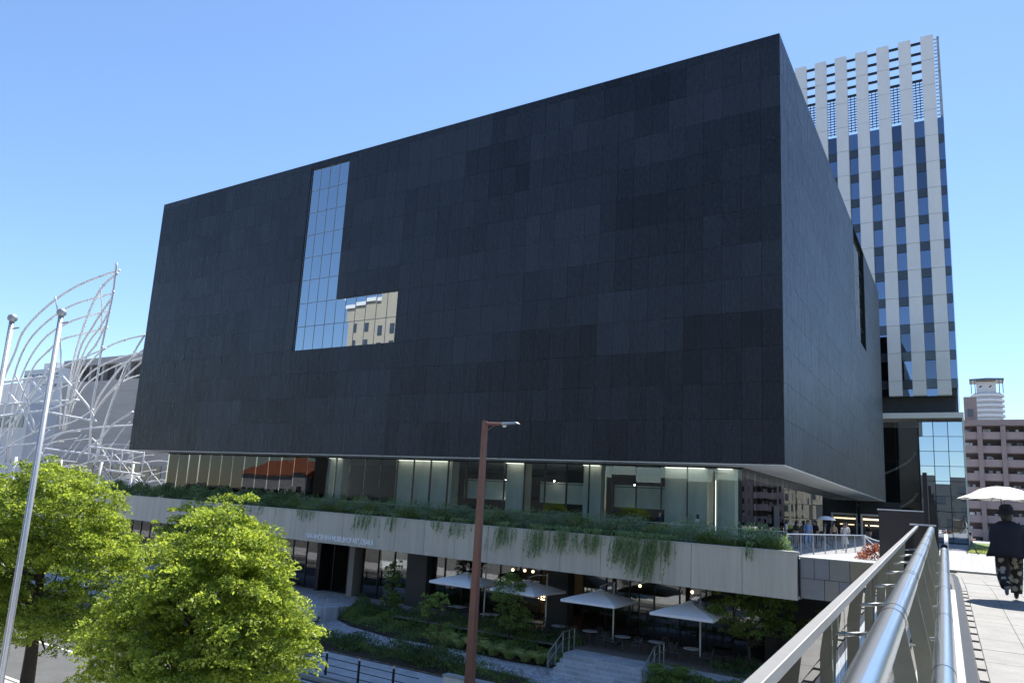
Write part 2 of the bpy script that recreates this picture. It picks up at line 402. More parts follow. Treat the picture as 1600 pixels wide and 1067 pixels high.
# panel tone lives in a face attribute: 14 shared mesh variants
def tone_mesh(tone, k):
    b = MB().box((0, 0, 0), (1, 1, 1)); me = bpy.data.meshes.new('panel_%d' % k); me.from_pydata(b.v, [], b.f)
    me.materials.append(M['black']); bm = bmesh.new(); bm.from_mesh(me); bmesh.ops.recalc_face_normals(bm, faces=bm.faces); bm.to_mesh(me); bm.free()
    a = me.attributes.new('tint', 'FLOAT', 'FACE'); a.data.foreach_set('value', [tone] * len(me.polygons)); return me
NT = 14
tmesh = [tone_mesh(k / (NT - 1), k) for k in range(NT)]
rows = [BZ0] + [12.58 + 2.04 * k for k in range(12)] + [BZ1]
cols = [-27.9 / 25 * k for k in range(26)] + [WR + (WL - WR) / 10 * k for k in range(1, 11)] + [WL + (BX0 - WL) / 19 * k for k in range(1, 20)]
grp = {}
def tone_at(i, j, face):
    g = grp.setdefault((face, i // 5, (j + (i // 5) % 2) // 2), rnd.random()); g2 = grp.setdefault((face, 'b', i // 2, j), rnd.random())
    g3 = grp.setdefault((face, 'c', i // 9, j // 4), rnd.random())
    return min(1, max(0, 0.34 * g + 0.20 * g2 + 0.30 * g3 + 0.16 * rnd.random()))
plist = []
for i in range(len(cols) - 1):
    x1, x0 = cols[i], cols[i + 1]
    for j in range(len(rows) - 1):
        z0, z1 = rows[j], rows[j + 1]; xm, zm = (x0 + x1) / 2, (z0 + z1) / 2
        if WL < xm < WMD and WB < zm < WT: continue
        if WL < xm < WR and WB < zm < WF: continue
        if WMD - 1.2 < xm < WMD + .6 and WF < zm < WT and x0 < WMD < x1: x0b = WMD; 
        dd = (Vector((xm, 0, zm)) - CAM).length
        plist.append((( x1 - x0) * (z1 - z0) / dd ** 3, x0, x1, z0, z1, tone_at(i, j, 'f')))
plist.sort(key=lambda t: -t[0])
rest = {k: MB() for k in range(NT)}
for q, (_, x0, x1, z0, z1, tn) in enumerate(plist):
    # the panel column that the L window cuts is shortened to the reveal
    if x0 < WMD < x1 and z0 > WF - .1 and z1 < WT + .1: x0 = WMD
    pr = rnd.uniform(-.003, .003)
    g = .006
    if q < 300:
        o = bpy.data.objects.new('facade_panel', tmesh[int(tn * (NT - 1) + .5)])
        o.location = ((x0 + x1) / 2, .045 + pr, (z0 + z1) / 2); o.scale = (x1 - x0 - 2 * g, .09, z1 - z0 - 2 * g); reg(o, mus)
    else:
        rest[int(tn * (NT - 1) + .5)].bx(x0 + g, x1 - g, pr, .09 + pr, z0 + g, z1 - g)
def merge_tone(name, rest, **kw):
    allm = MB(); tn = []
    for k, b in rest.items():
        allm.add(b.v, b.f); tn += [k / (NT - 1)] * len(b.f)
    o = allm.build(name, 'black', mus, **kw)
    a = o.data.attributes.new('tint', 'FLOAT', 'FACE'); a.data.foreach_set('value', tn); return o
merge_tone('facade_panels', rest, kind='stuff')
side = {k: MB() for k in range(NT)}
nc = 52; cw = (BY1) / nc
for i in range(nc):
    for j in range(len(rows) - 1):
        y0, y1, z0, z1 = i * cw, (i + 1) * cw, rows[j], rows[j + 1]
        if y1 > RY0 and y0 < RY1 and z1 > RZB + .1 and z0 < WT + 2:
            if y0 < RY0 < y1: y1 = RY0
            elif y0 < RY1 < y1: y0 = RY1
            else: continue
        pr = rnd.uniform(-.003, .003)
        side[int(tone_at(i, j, 's') * (NT - 1) + .5)].bx(-.09 + pr, pr, y0 + .009, y1 - .009, z0 + .009, z1 - .009)
merge_tone('side_facade_panels', side, kind='stuff')
# L window: recessed panes in a frame
win = MB()
for k in range(11):
    x = WR + (WL - WR) / 10 * k
    zt = WT if x <= WMD + .05 else WF
    win.bx(x - .012, x + .012, .13, .20, WB, zt)
for j in range(9):
    z = WB + 2.04 * j
    xr = WR if j <= 2 else WMD
    win.bx(WL, xr, .133, .197, z - .012, z + .012)
lw = win.build('l_shaped_window', 'pole_grey', mus, label='L-shaped recessed window mirroring blue sky and beige tower')
for k in range(10):
    xa, xb = WR + (WL - WR) / 10 * (k + 1), WR + (WL - WR) / 10 * k
    for j in range(8):
        if j >= 2 and (xa + xb) / 2 > WMD: continue
        xb2 = min(xb, WMD - .03) if j >= 2 else xb
        piece('window_pane', lw, ((xa + xb2) / 2, .165, WB + 2.04 * (j + .5)), (xb2 - xa - .05, .012, 1.98), 'glass_L', rz=rnd.gauss(0, .0022), tilt=(rnd.gauss(0, .0022), 0, 0))
for (a, b, c, d) in ((-38.6, 24.5, -34.9, 34.5), (-37.2, 21.0, -34.8, 29.8), (-38.4, 30.0, -36.0, 21.0)):
    MB().tube([(a, 1.35, b), (c, 1.35, d)], .12, 6).build('inner_brace', 'wpanel', lw)
sw = MB()
for k in range(8): sw.bx(-.262, -.238, RY0 + 1.2 * k - .03, RY0 + 1.2 * k + .03, RZB, BZ1 - .06)
for j in range(6): sw.bx(-.261, -.239, RY0, RY1, RZB + 2.04 * j - .03, RZB + 2.04 * j + .03)
sww = sw.build('side_window', 'darkmetal', mus)
for k in range(7):
    for j in range(5):
        piece('window_pane', sww, (-.25, RY0 + 1.2 * (k + .5), RZB + 2.04 * (j + .5)), (.012, 1.15, 1.98), 'glass_L', rz=rnd.gauss(0, .002), tilt=(0, rnd.gauss(0, .002), 0))
# soffit and lobby
MB().bx(BX0 + .05, -.03, .03, BY1, BZ0 - .06, BZ0 + .04).build('soffit', 'soffit', mus)
GX0, GX1, GY, GYB = -57.4, -2.75, 2.2, 55.0
lob = MB(); lob.bx(GX0, GX1, GY - .05, GY + .05, TZ, TZ + .08); lob.bx(GX1 - .05, GX1 + .05, GY, GYB, TZ, TZ + .08)
lob.bx(GX0, GX1, GY - .05, GY + .05, BZ0 - .14, BZ0 - .062); lob.bx(GX1 - .05, GX1 + .05, GY, GYB, BZ0 - .14, BZ0 - .062)
lobby = lob.build('lobby_glass_wall', 'darkmetal', mus)
npn = 34; pw = (GX1 - GX0) / npn
for k in range(npn):
    x = GX0 + pw * (k + .5)
    piece('lobby_pane', lobby, (x, GY, (TZ + BZ0) / 2), (pw - .012, .02, BZ0 - TZ - .2), 'glass_2f', rz=rnd.gauss(0, .003), tilt=(rnd.gauss(0, .002), 0, 0))
    piece('glass_fin', lobby, (GX0 + pw * k, GY + .12, (TZ + BZ0) / 2), (.035, .2, BZ0 - TZ - .2), 'darkmetal')
nps = 32; pws = (GYB - GY) / nps
for k in range(nps):
    y = GY + pws * (k + .5)
    piece('lobby_pane', lobby, (GX1, y, (TZ + BZ0) / 2), (.02, pws - .012, BZ0 - TZ - .2), 'glass_2f', rz=rnd.gauss(0, .003), tilt=(0, rnd.gauss(0, .002), 0))
    piece('glass_fin', lobby, (GX1 - .12, GY + pws * k, (TZ + BZ0) / 2), (.2, .035, BZ0 - TZ - .2), 'darkmetal')
for x0, x1, d in ((-28.8, -23.6, .9), (-18.9, -17.4, .9), (-13.0, -11.75, .9), (-7.5, -4.9, 2.2), (-4.3, -3.3, 1.0), (-36, -34.6, .8), (-50, -47.5, .8)):
    piece('concrete_wall', mus, ((x0 + x1) / 2, 2.75 + d / 2, (TZ + BZ0) / 2 - .05), (x1 - x0, d, BZ0 - TZ - .15), 'concrete')
inr = MB(); inr.bx(GX0 + 1, GX1 - 8, 12.0, 12.3, TZ, BZ0 - .1); inr.bx(GX1 - 8.3, GX1 - 8, 12, GYB, TZ, BZ0 - .1); inr.bx(GX0, GX1, GYB, GYB + .3, TZ, BZ0 - .1)
inr.bx(GX0 + 6, GX0 + 6.3, 3.5, 12, TZ, BZ0 - .1)
inr.build('lobby_inner_wall', 'dark', mus)
bm_ = MB()
for x0, x1 in ((-23.4, -19.1), (-17.2, -13.2), (-11.6, -7.7)): bm_.bx(x0, x1, 4.6, 4.75, 8.75, 8.85); bm_.bx(x0, x1, 4.6, 4.7, 7.4, 8.7)
bm_.build('mezzanine_rail', 'concrete', mus)
piece('door', mus, (GX1 + .06, 11.0, TZ + 1.25), (.06, 1.7, 2.5), 'dark')
for k in range(16):
    x = -24 + k * 1.35
    if any(a < x < b for a, b in ((-28.8, -23.2), (-19.2, -17.1), (-13.3, -11.5), (-7.8, -3))): continue
    MB().lathe([(.001, .05), (.045, .03), (.05, 0), (.001, -.05)], 8, (x, 4.2 + (k % 3) * 1.2, 8.9 - (k % 2) * 1.4)).build('lobby_spotlight', 'lobby_lamp', mus)
for x0, x1 in ((-28.6, -26.3), (-26.1, -23.8), (-18.8, -17.5), (-12.9, -11.8), (-7.4, -5.0), (-4.2, -3.4), (-49.8, -47.7), (-35.9, -34.7), (-44, -42), (-40, -38)):  # added glowing strips, not real fixtures, to brighten the concrete walls
    piece('added_wall_fill', mus, ((x0 + x1) / 2, 2.52, BZ0 - .16), (x1 - x0, .26, .04), 'lobby_tube_and_fill')
for x in (-5.15, -4.45): MB().tube([(x, 2.9, TZ + .1), (x, 2.9, 9.3)], .03, 8).build('vertical_light_tube', 'lobby_tube_and_fill', mus)
# far shop doorway with warm light, set in a dark wall
MB().bx(-2.7, 1.5, 57.0, 57.4, TZ, BZ0 - .1).build('end_wall', 'dark', mus)
dr = MB(); dr.bx(-2.6, -2.4, 56.7, 56.95, TZ, 8.3); dr.bx(0.0, .2, 56.7, 56.95, TZ, 8.3); dr.bx(-2.6, .2, 56.7, 56.95, 8.3, 8.5)
drm = dr.build('lit_doorway', 'wpanel', mus)
piece('lit_shelf', drm, (-1.2, 56.9, 7.9), (2.3, .08, .16), 'shop_light'); piece('lit_shelf', drm, (-1.4, 56.9, 7.2), (1.5, .08, .10), 'shop_light')

# ---------------------------------------------------------------- podium (built straight, then turned)
pod = empty('podium_building', label='long taupe clad podium band with planted terrace above shopfronts', cat='podium')
nb = 27
for k in range(nb):
    w = 64.0 / nb
    piece('cladding_panel', pod, (-w * (k + .5), .10 + rnd.uniform(-.003, .003), (3.83 + 5.82) / 2), (w - .022, .16, 5.82 - 3.83), 'band')
pb = MB(); pb.bx(-64, -.01, .17, .40, 3.86, 5.80); pb.build('band_backing', 'darkmetal', pod)
MB().bx(-64, .02, -.02, .42, 5.82, 5.88).build('coping', 'band_edge', pod)
MB().bx(-64, 0, .2, 6.0, 3.86, 3.99).build('canopy_soffit', 'soffit', pod)
pod.location = (1.73, -6.61, 0); pod.rotation_euler = (0, 0, -.0554)
# lettering in slim capitals, raised on the band
tc = bpy.data.curves.new('lettering', 'FONT'); tc.body = 'NAKANOSHIMA MUSEUM OF ART, OSAKA'; tc.size = .50; tc.extrude = .02; tc.offset = .01; tc.space_character = .86; tc.space_word = .7
to = bpy.data.objects.new('tmp', tc); COL.objects.link(to); bpy.context.view_layer.update()
me = bpy.data.meshes.new_from_object(to.evaluated_get(bpy.context.evaluated_depsgraph_get())); bpy.data.objects.remove(to)
wtx = max(v.co.x for v in me.vertices)
for v in me.vertices: v.co = Vector((v.co.x * 6.5 / wtx, -v.co.z, v.co.y * 1.0))
me.materials.append(M['sign_white']); lt = bpy.data.objects.new('lettering', me); COL.objects.link(lt)
lt.parent = pod; lt.location = (-31.95, -.012, 4.02)
lt['label'] = 'raised white capitals naming the museum'
# ground floor shopfront
sf = empty('shopfront', (-30, -.4, 0), label='dark framed glass shopfront under the podium band with cafe inside', cat='shopfront')
fr = MB(); fr.bx(-62, -1, -.46, -.34, 0.02, .10); fr.bx(-62, -1, -.46, -.34, 3.72, 3.86); fr.build('frame', 'darkmetal', sf)
k = 0; x = -62.0
while x < -1.5:
    w = 1.45
    xm = x + w / 2
    if not (-32.6 < xm < -29.0 or -24.2 < xm < -22.4 or -13.6 < xm < -11.9):
        piece('shop_pane', sf, (xm, -.4, 1.91), (w - .06, .02, 3.62), 'glass_1f', rz=rnd.gauss(0, .004), tilt=(rnd.gauss(0, .003), 0, 0))
    piece('mullion', sf, (x, -.40, 1.91), (.07, .14, 3.62), 'darkmetal'); x += w
for x0, x1 in ((-24.2, -22.5), (-13.5, -12.0)): piece('pillar', sf, ((x0 + x1) / 2, -.55, 1.93), (x1 - x0, .9, 3.84), 'pillar')
piece('entrance_jamb', sf, (-29.3, -.3, 1.9), (.5, 1.4, 3.8), 'tile'); piece('entrance_jamb', sf, (-32.7, -.3, 1.9), (.35, 1.2, 3.8), 'darkmetal')
ind = MB(); ind.bx(-63, 0, 8.0, 8.3, 0, 3.95); ind.bx(-63, 0, -.3, 8, 0.001, .015); ind.bx(-.9, 9, 1.2, 1.5, -1, 3.95); ind.bx(-33, -32.7, .4, 8, 0, 3.95); ind.bx(-1.0, -.7, -.4, 8, 0, 3.9); ind.build('back_wall_and_dark_void', 'dark', sf)  # wall under the terrace corner is an added dark sheet for the shaded void
cnt = MB(); cnt.bx(-21, -15, 4.5, 5.1, 0, 1.05); cnt.bx(-20, -14.6, 7.0, 7.4, 1.2, 2.6); cnt.build('bar_counter', 'tile', sf)
for k in range(9): piece('shelf', sf, (-11 + k * 1.1, 7.5, .9 + (k % 3) * .7), (.9, .4, .05), 'concrete')
for x, z in ((-16.1, 3.0), (-15.5, 3.0), (-17.0, 2.95), (-8.3, 2.9), (-5.2, 2.9)):
    MB().lathe([(.001, .09), (.07, .06), (.09, 0), (.06, -.07), (.001, -.09)], 10, (x, 1.0, z)).build('pendant_lamp', 'warm_lamp', sf)
sg = MB()
for q in range(5):
    a = [(-14.35 + q * .17 + .07 * math.cos(t), -.05, 1.75 + .10 * math.sin(t * 1.3 + q)) for t in np.linspace(0, 5.5, 12)]
    sg.tube(a, .022, 5)
sg.tube([(-14.45, -.05, 1.55), (-14.0, -.05, 1.50), (-13.6, -.05, 1.62)], .025, 5)
sg.build('glowing_sign', 'warm_lamp', sf, label='glowing golden script sign behind the cafe glass')
# stone tile return wall right of the band
tw = empty('stone_clad_wall', (3.5, -6.3, 4), label='short stone tiled wall at podium corner beside footbridge', cat='wall')
MB().bx(1.78, 9.0, -6.16, -6.05, 3.9, 5.62).build('wall_core', 'darkmetal', tw)
for x0, x1, z0, z1, mt in ((1.8, 2.35, 4.78, 5.62, 'tilegrey'), (2.36, 2.95, 4.78, 5.62, 'tilegrey'), (2.96, 3.75, 4.78, 5.62, 'tile'), (3.76, 9, 4.78, 5.62, 'tilewarm'),
                           (1.8, 2.75, 3.92, 4.77, 'tilegrey'), (2.76, 3.32, 3.92, 4.77, 'tile'), (3.33, 3.75, 3.92, 4.77, 'tilegrey'), (3.76, 9, 3.92, 4.77, 'tilewarm')):
    piece('stone_tile', tw, ((x0 + x1) / 2, -6.21, (z0 + z1) / 2), (x1 - x0 - .012, .09, z1 - z0 - .012), mt)
MB().bx(1.76, 9, -6.3, -5.9, 5.625, 5.68).build('coping', 'band_edge', tw)

# ================================================================ OFFICE TOWER
TY = 70.0
tow = empty('office_tower', (-7, 85, -1), label='tall office tower with white vertical strips and blue window columns', cat='tower')
FZ0, FZ1, FH = 24.4, 75.9, 3.81
ncol = 10; per = 2.77; fw = 1.55
tc_ = MB(); tc_.bx(-20.5, 7.55, TY + .7, TY + 28, FZ0, 63.6); tc_.build('tower_core', 'dark', tow)
for c in range(ncol):
    xr = 7.0 - per * c
    z = FZ1; r = 0
    while z > FZ0 + .2:
        zb = max(FZ0, z - FH)
        piece('white_panel', tow, (xr - fw / 2, TY - .1, (z + zb) / 2), (fw, .9, z - zb - .05), 'wpanel')
        z = zb; r += 1
    gx0, gx1 = xr - per + .0, xr - fw                    # glazed strip left of this fin
    zz = 63.5; r = 0
    while zz > FZ0 + .5 and c < 9:
        h1 = min(2.55, zz - FZ0)
        piece('window_pane', tow, ((gx0 + gx1) / 2, TY + .30, zz - h1 / 2), (gx1 - gx0, .03, h1 - .05), rnd.choice(('glass_tower', 'glass_tower', 'glass_tower_dark', 'glass_tower_dark', 'glass_tower_blind')), rz=rnd.gauss(0, .006), tilt=(rnd.gauss(0, .006), 0, 0))
        if rnd.random() < .3: piece('blind', tow, ((gx0 + gx1) / 2, TY + .45, zz - h1 * .22), (gx1 - gx0 - .1, .03, h1 * rnd.uniform(.25, .45)), 'pale')
        zz -= h1
        h2 = min(FH - 2.55, zz - FZ0)
        if h2 > .1: piece('spandrel', tow, ((gx0 + gx1) / 2, TY + .26, zz - h2 / 2), (gx1 - gx0, .06, h2 - .05), 'spandrel')
        zz -= FH - 2.55; r += 1
    # open plant screen above the offices
    if c < 9:
        scn = MB()
        for z in np.arange(64.0, 69.4, .42): scn.box(((gx0 + gx1) / 2, TY + .25, z), (gx1 - gx0, .08, .12))
        for z in (69.6, 71.0, 72.4, 73.8, 75.4): scn.box(((gx0 + gx1) / 2, TY + .25, z), (gx1 - gx0, .3, .28))
        for u in (.3, .7): scn.box((gx0 + (gx1 - gx0) * u, TY + .3, 66.8), (.08, .1, 6))
        scn.build('louvre_screen', 'darkmetal', tow, kind='stuff')
# corner glazing on the right and the rear screen frame
for z in np.arange(63.5, FZ0 + 1, -FH):
    piece('corner_pane', tow, (7.35, TY + .3, z - 1.3), (.66, .05, 2.5), 'glass_tower', rz=.004)
    piece('corner_spandrel', tow, (7.35, TY + .3, z - 3.2), (.66, .05, 1.2), 'spandrel')
    piece('side_pane', tow, (7.70, TY + 14, z - 1.3), (.05, 27.0, 2.5), 'glass_tower')
    piece('side_spandrel', tow, (7.70, TY + 14, z - 3.2), (.05, 27.0, 1.2), 'spandrel')
rf = MB()
for z in (66, 68, 70.5, 73, 75.6): rf.bx(7.4, 7.68, TY, TY + 27, z - .12, z + .12); rf.bx(-20, 7.6, TY + 26.5, TY + 26.8, z - .12, z + .12)
for y in (TY + .3, TY + 7, TY + 14, TY + 20, TY + 26.6): rf.bx(7.4, 7.66, y - .12, y + .12, 63.6, 75.8)
for z in np.arange(63.8, 75.6, .55): rf.bx(7.02, 7.38, TY + .22, TY + .3, z, z + .14)
rf.build('roof_frame', 'pole_grey', tow)
# lower glass block
MB().bx(-15, 7.4, TY + 1.2, TY + 27, 22.1, 24.4).build('recess_floor', 'dark', tow)
MB().bx(-15, 8.15, TY - 1.0, TY + 27, 21.35, 22.05).build('white_cornice', 'wpanel', tow)
MB().bx(7.95, 8.14, TY - .9, TY + 27, TZ, 21.34).build('white_side_edge', 'wpanel', tow)
MB().bx(-15, 7.9, TY + 9, TY + 9.3, TZ, 21.3).build('atrium_back', 'dark', tow)
for i in range(3):
    for j in range(8):
        piece('atrium_pane', tow, (3.1 + 1.62 * (i + .5), TY - .55, 20.9 - 1.9 * (j + .5)), (1.57, .03, 1.84), 'glass_L', rz=rnd.gauss(0, .004), tilt=(rnd.gauss(0, .004), 0, 0))
for i in range(4):
    for j in range(3):
        piece('dark_atrium_pane', tow, (-7.2 + 2.55 * (i + .5), TY - .5, 20.9 - 5.1 * (j + .5)), (2.5, .03, 5.04), 'glass_1f', rz=rnd.gauss(0, .002))
am = MB()
for i in range(4): am.bx(3.1 + 1.62 * i - .04, 3.1 + 1.62 * i + .04, TY - .62, TY - .5, TZ, 21.3)
for j in range(9): am.bx(3.1, 7.95, TY - .615, TY - .505, 20.9 - 1.9 * j - .03, 20.9 - 1.9 * j + .03)
am.build('atrium_mullions', 'darkmetal', tow)
sp = MB()
for s, z0 in ((1, 12.0), (1, 6.5)):
    arc = [(-1.6 + 4.0 * math.cos(t), TY + 4 + 3 * math.sin(t), z0 + 5.5 - t * 1.9) for t in np.linspace(.1, 2.9, 18)]
    sp.tube(arc, .16, 6)
sp.build('spiral_ramp_edge', 'wpanel', tow)
# ================================================================ BUILDINGS ROUND ABOUT
ap = empty('apartment_block', (30, 150, -1), label='brown brick apartment block with rows of balconies beyond the lawn', cat='apartment block')
AY, AX0, ATOP, FLH, BAY = 140.0, 8.0, 29.66, 2.8, 3.95
MB().bx(AX0, 60, AY + 1.4, AY + 16, -1, ATOP).build('wall', 'brown_wall', ap)
MB().bx(AX0, 60, AY - .05, AY + 1.6, ATOP - .9, ATOP + .3).build('roof_parapet', 'brown_wall', ap)
nbay = 10
for b in range(nbay):
    x0 = AX0 + BAY * b - 1.2
    piece('column', ap, (x0 + BAY, AY + .6, (ATOP - 2) / 2), (.85, 1.7, ATOP), 'brown_wall')
    for fl in range(10):
        zf = ATOP - .9 - FLH * (fl + 1)
        if zf < 0: continue
        xa, xb = max(AX0, x0 + .42), x0 + BAY - .42
        piece('balcony_parapet', ap, ((xa + xb) / 2, AY + .1, zf + .75), (xb - xa, .16, 1.45), 'brown_wall2')
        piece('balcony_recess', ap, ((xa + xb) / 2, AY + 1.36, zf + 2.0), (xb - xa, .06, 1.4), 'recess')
        for q in range(rnd.choice((1, 2, 2, 3))):
            piece('balcony_window', ap, (rnd.uniform(xa + .4, xb - .4), AY + 1.28, zf + 1.75), (rnd.uniform(.4, .9), .06, rnd.uniform(.45, .9)), rnd.choice(('pale', 'wpanel', 'spandrel')))
MB().bx(8.3, 10.6, AY + 3, AY + 9, ATOP, 35.2).build('stair_tower', 'brown_wall', ap)
piece('stair_window', ap, (9.4, AY + 2.97, 31.8), (1.0, .06, 1.6), 'spandrel')
# pale round tower with crown, far behind
rt = empty('round_white_tower', (15.4, 265, -1), label='distant white round apartment tower with canopy crown', cat='tower')
MB().lathe([(4.2, -1), (4.2, 54.5)], 20, (15.4, 265, 0)).build('shaft', 'pale', rt)
for k in range(17):
    z = 53.6 - k * 1.75
    MB().lathe([(4.3, z - .35), (4.9, z - .35), (4.9, z + .45), (4.6, z + .45)], 20, (15.4, 265, 0)).build('balcony_ring', 'wpanel', rt)
MB().bx(12.4, 18.0, 262.5, 267, 54.5, 58.6).build('crown_drum', 'wpanel', rt)
MB().prism([(10.4, 261), (15.4, 259.6), (20.3, 261), (20.3, 269), (10.4, 269)], 58.7, 59.3).build('crown_canopy', 'spandrel', rt)
for x in (10.9, 12.0, 18.9, 19.9): MB().tube([(x, 261.6, 54.2), (x, 261.6, 58.8)], .14, 6).build('crown_strut', 'spandrel', rt)
for x in (13.6, 16.4): piece('crown_mark', rt, (x, 262.45, 56.8), (.5, .05, .9), 'spandrel', tilt=(0, R(45), 0))
# grey stone museum on the left
gs = empty('grey_stone_building', (-90, 20, -1), label='grey stone building behind white steel tube sculpture', cat='building')
g = MB(); g.bx(-103, -74.5, 14, 40, -1, 20.6); g.bx(-103, -74.5, 14.7, 40, 20.6, 22.9); g.bx(-103.2, -74.3, 13.8, 40, 22.9, 23.9); g.build('wall', 'greystone', gs)
for k in range(9):
    x = -102 + k * 3.2
    piece('roof_opening', gs, (x + 1.3, 14.6, 21.7), (2.5, .1, 2.1), 'dark'); piece('roof_post', gs, (x + 2.85, 14.3, 21.75), (.55, .6, 2.3), 'greystone')
for k in range(8): piece('stone_course', gs, (-88.75, 13.98, 5 + k * 2.0), (28.5, .05, .06), 'kerb')
for k in range(12):
    piece('lower_window', gs, (-101 + k * 2.2, 13.96, 8.2), (1.5, .06, 1.8), 'spandrel')
# far left pale towers
fa = empty('far_apartment_tower', (-205, 62, -1), label='faint pale apartment tower far left behind steel tubes', cat='tower')
MB().bx(-212, -193, 58, 70, -1, 35.5).build('wall', 'pale', fa)
MB().bx(-206, -199, 60, 68, 35.5, 37.6).build('roof_house', 'pale', fa)
for k in range(9):
    for j in range(10): piece('window', fa, (-211 + k * 2.1, 57.95, 33.5 - j * 2.9), (1.3, .1, 1.2), 'spandrel')
wh = empty('white_hall', (-122, 22, -1), label='low white hall with curved roof at the left edge', cat='building')
MB().bx(-136, -118, 17, 30, -1, 18.5).build('wall', 'pale', wh)
MB().add([(-136, 16.5, 18.5), (-118, 16.5, 18.5), (-136, 16.5, 19.8), (-130, 16.5, 21.4), (-124, 16.5, 21.8), (-118, 16.5, 21.6), (-136, 30, 18.5), (-118, 30, 18.5), (-136, 30, 19.8), (-130, 30, 21.4), (-124, 30, 21.8), (-118, 30, 21.6)],
         [(0, 1, 5, 4, 3, 2), (6, 8, 9, 10, 11, 7), (2, 3, 9, 8), (3, 4, 10, 9), (4, 5, 11, 10), (0, 2, 8, 6), (1, 7, 11, 5)]).build('curved_roof', 'wpanel', wh)
for k in range(7): piece('window', wh, (-135 + k * 2.5, 16.96, 15.5), (1.7, .08, 2.0), 'spandrel')

# street side opposite, behind the camera: seen mirrored in the glass
bt = empty('beige_office_tower', (-116, -110, -1), label='beige tiled tower mirrored in the L-shaped window', cat='tower')
MB().bx(-121, -106, -130, -100, -1, 84).build('wall', 'beige', bt); MB().bx(-132.5, -121.02, -128, -101, -1, 58).build('low_wing', 'beige', bt)
MB().bx(-133, -120.9, -128.5, -100.6, 58, 59).build('wing_cornice', 'wpanel', bt)
for j in range(11):
    for k in range(4):
        if 8 + j * 4.6 > 52: continue
        f_ = piece('window', bt, (-118.8 + k * 3.9, -99.96, 8 + j * 4.6), (1.5, .12, 2.6), 'spandrel'); 
    for k in range(2): piece('wing_window', bt, (-129.5 + k * 5, -100.97, 5 + j * 4.6), (1.4, .12, 2.4), 'spandrel')
rh = empty('red_roof_house', (-114, -66, -1), label='low white house with terracotta gable roof mirrored in lobby glass', cat='house')
MB().bx(-124, -104, -72, -60.5, -1, 10.2).build('wall', 'pale', rh)
MB().add([(-124.5, -60, 10.2), (-103.5, -60, 10.2), (-124.5, -72.5, 10.2), (-103.5, -72.5, 10.2), (-121, -66.2, 13.6), (-104, -66.2, 13.6)],
         [(0, 1, 5, 4), (2, 4, 5, 3), (0, 4, 2), (1, 3, 5), (0, 2, 3, 1)]).build('roof', 'redroof', rh)
for k in range(7): piece('window', rh, (-122 + k * 2.7, -60.46, 6.5), (1.4, .1, 1.8), 'spandrel')
ob = empty('old_beige_office', (58, -110, -1), label='old beige office with cornice mirrored in the tower lobby glass', cat='building')
MB().bx(30, 84, -125, -100, -1, 27).build('wall', 'beige', ob); MB().bx(29.4, 84.6, -125.6, -99.4, 27, 28.2).build('cornice', 'greystone', ob)
for j in range(6):
    for k in range(14): piece('window', ob, (32.2 + k * 3.8, -99.95, 4 + j * 4.0), (1.5, .12, 2.2), 'spandrel')
gt = empty('glass_office_slab', (60, -160, -1), label='pale blue glass slab mirrored above the old office', cat='building')
MB().bx(20, 110, -170, -150, -1, 74).build('wall', 'spandrel', gt)
for j in range(17): piece('floor_band', gt, (65, -149.9, 4 + j * 4.2), (90, .3, 1.2), 'wpanel')
for k in range(3):  # unseen dark blocks, added so the lobby glass mirrors something dark
    lb = empty('dark_reflection_block', (-60 + k * 34, -62, -1), label=('left added dark block', 'middle added dark block', 'right added dark block')[k] + ' across the road, to darken the lower glass', cat='building')
    MB().bx((-103 if k == 0 else -74) + k * 34, -46 + k * 34, -76, -62 - k, -1, (17, 12, 21)[k]).build('wall', 'pillar', lb)
    for j in range((4, 3, 5)[k]):
        for q in range(7): piece('window', lb, (-71.5 + k * 34 + q * 3.8, -61.95 - k, 2 + j * 3.7), (2.2, .12, 1.9), 'spandrel')

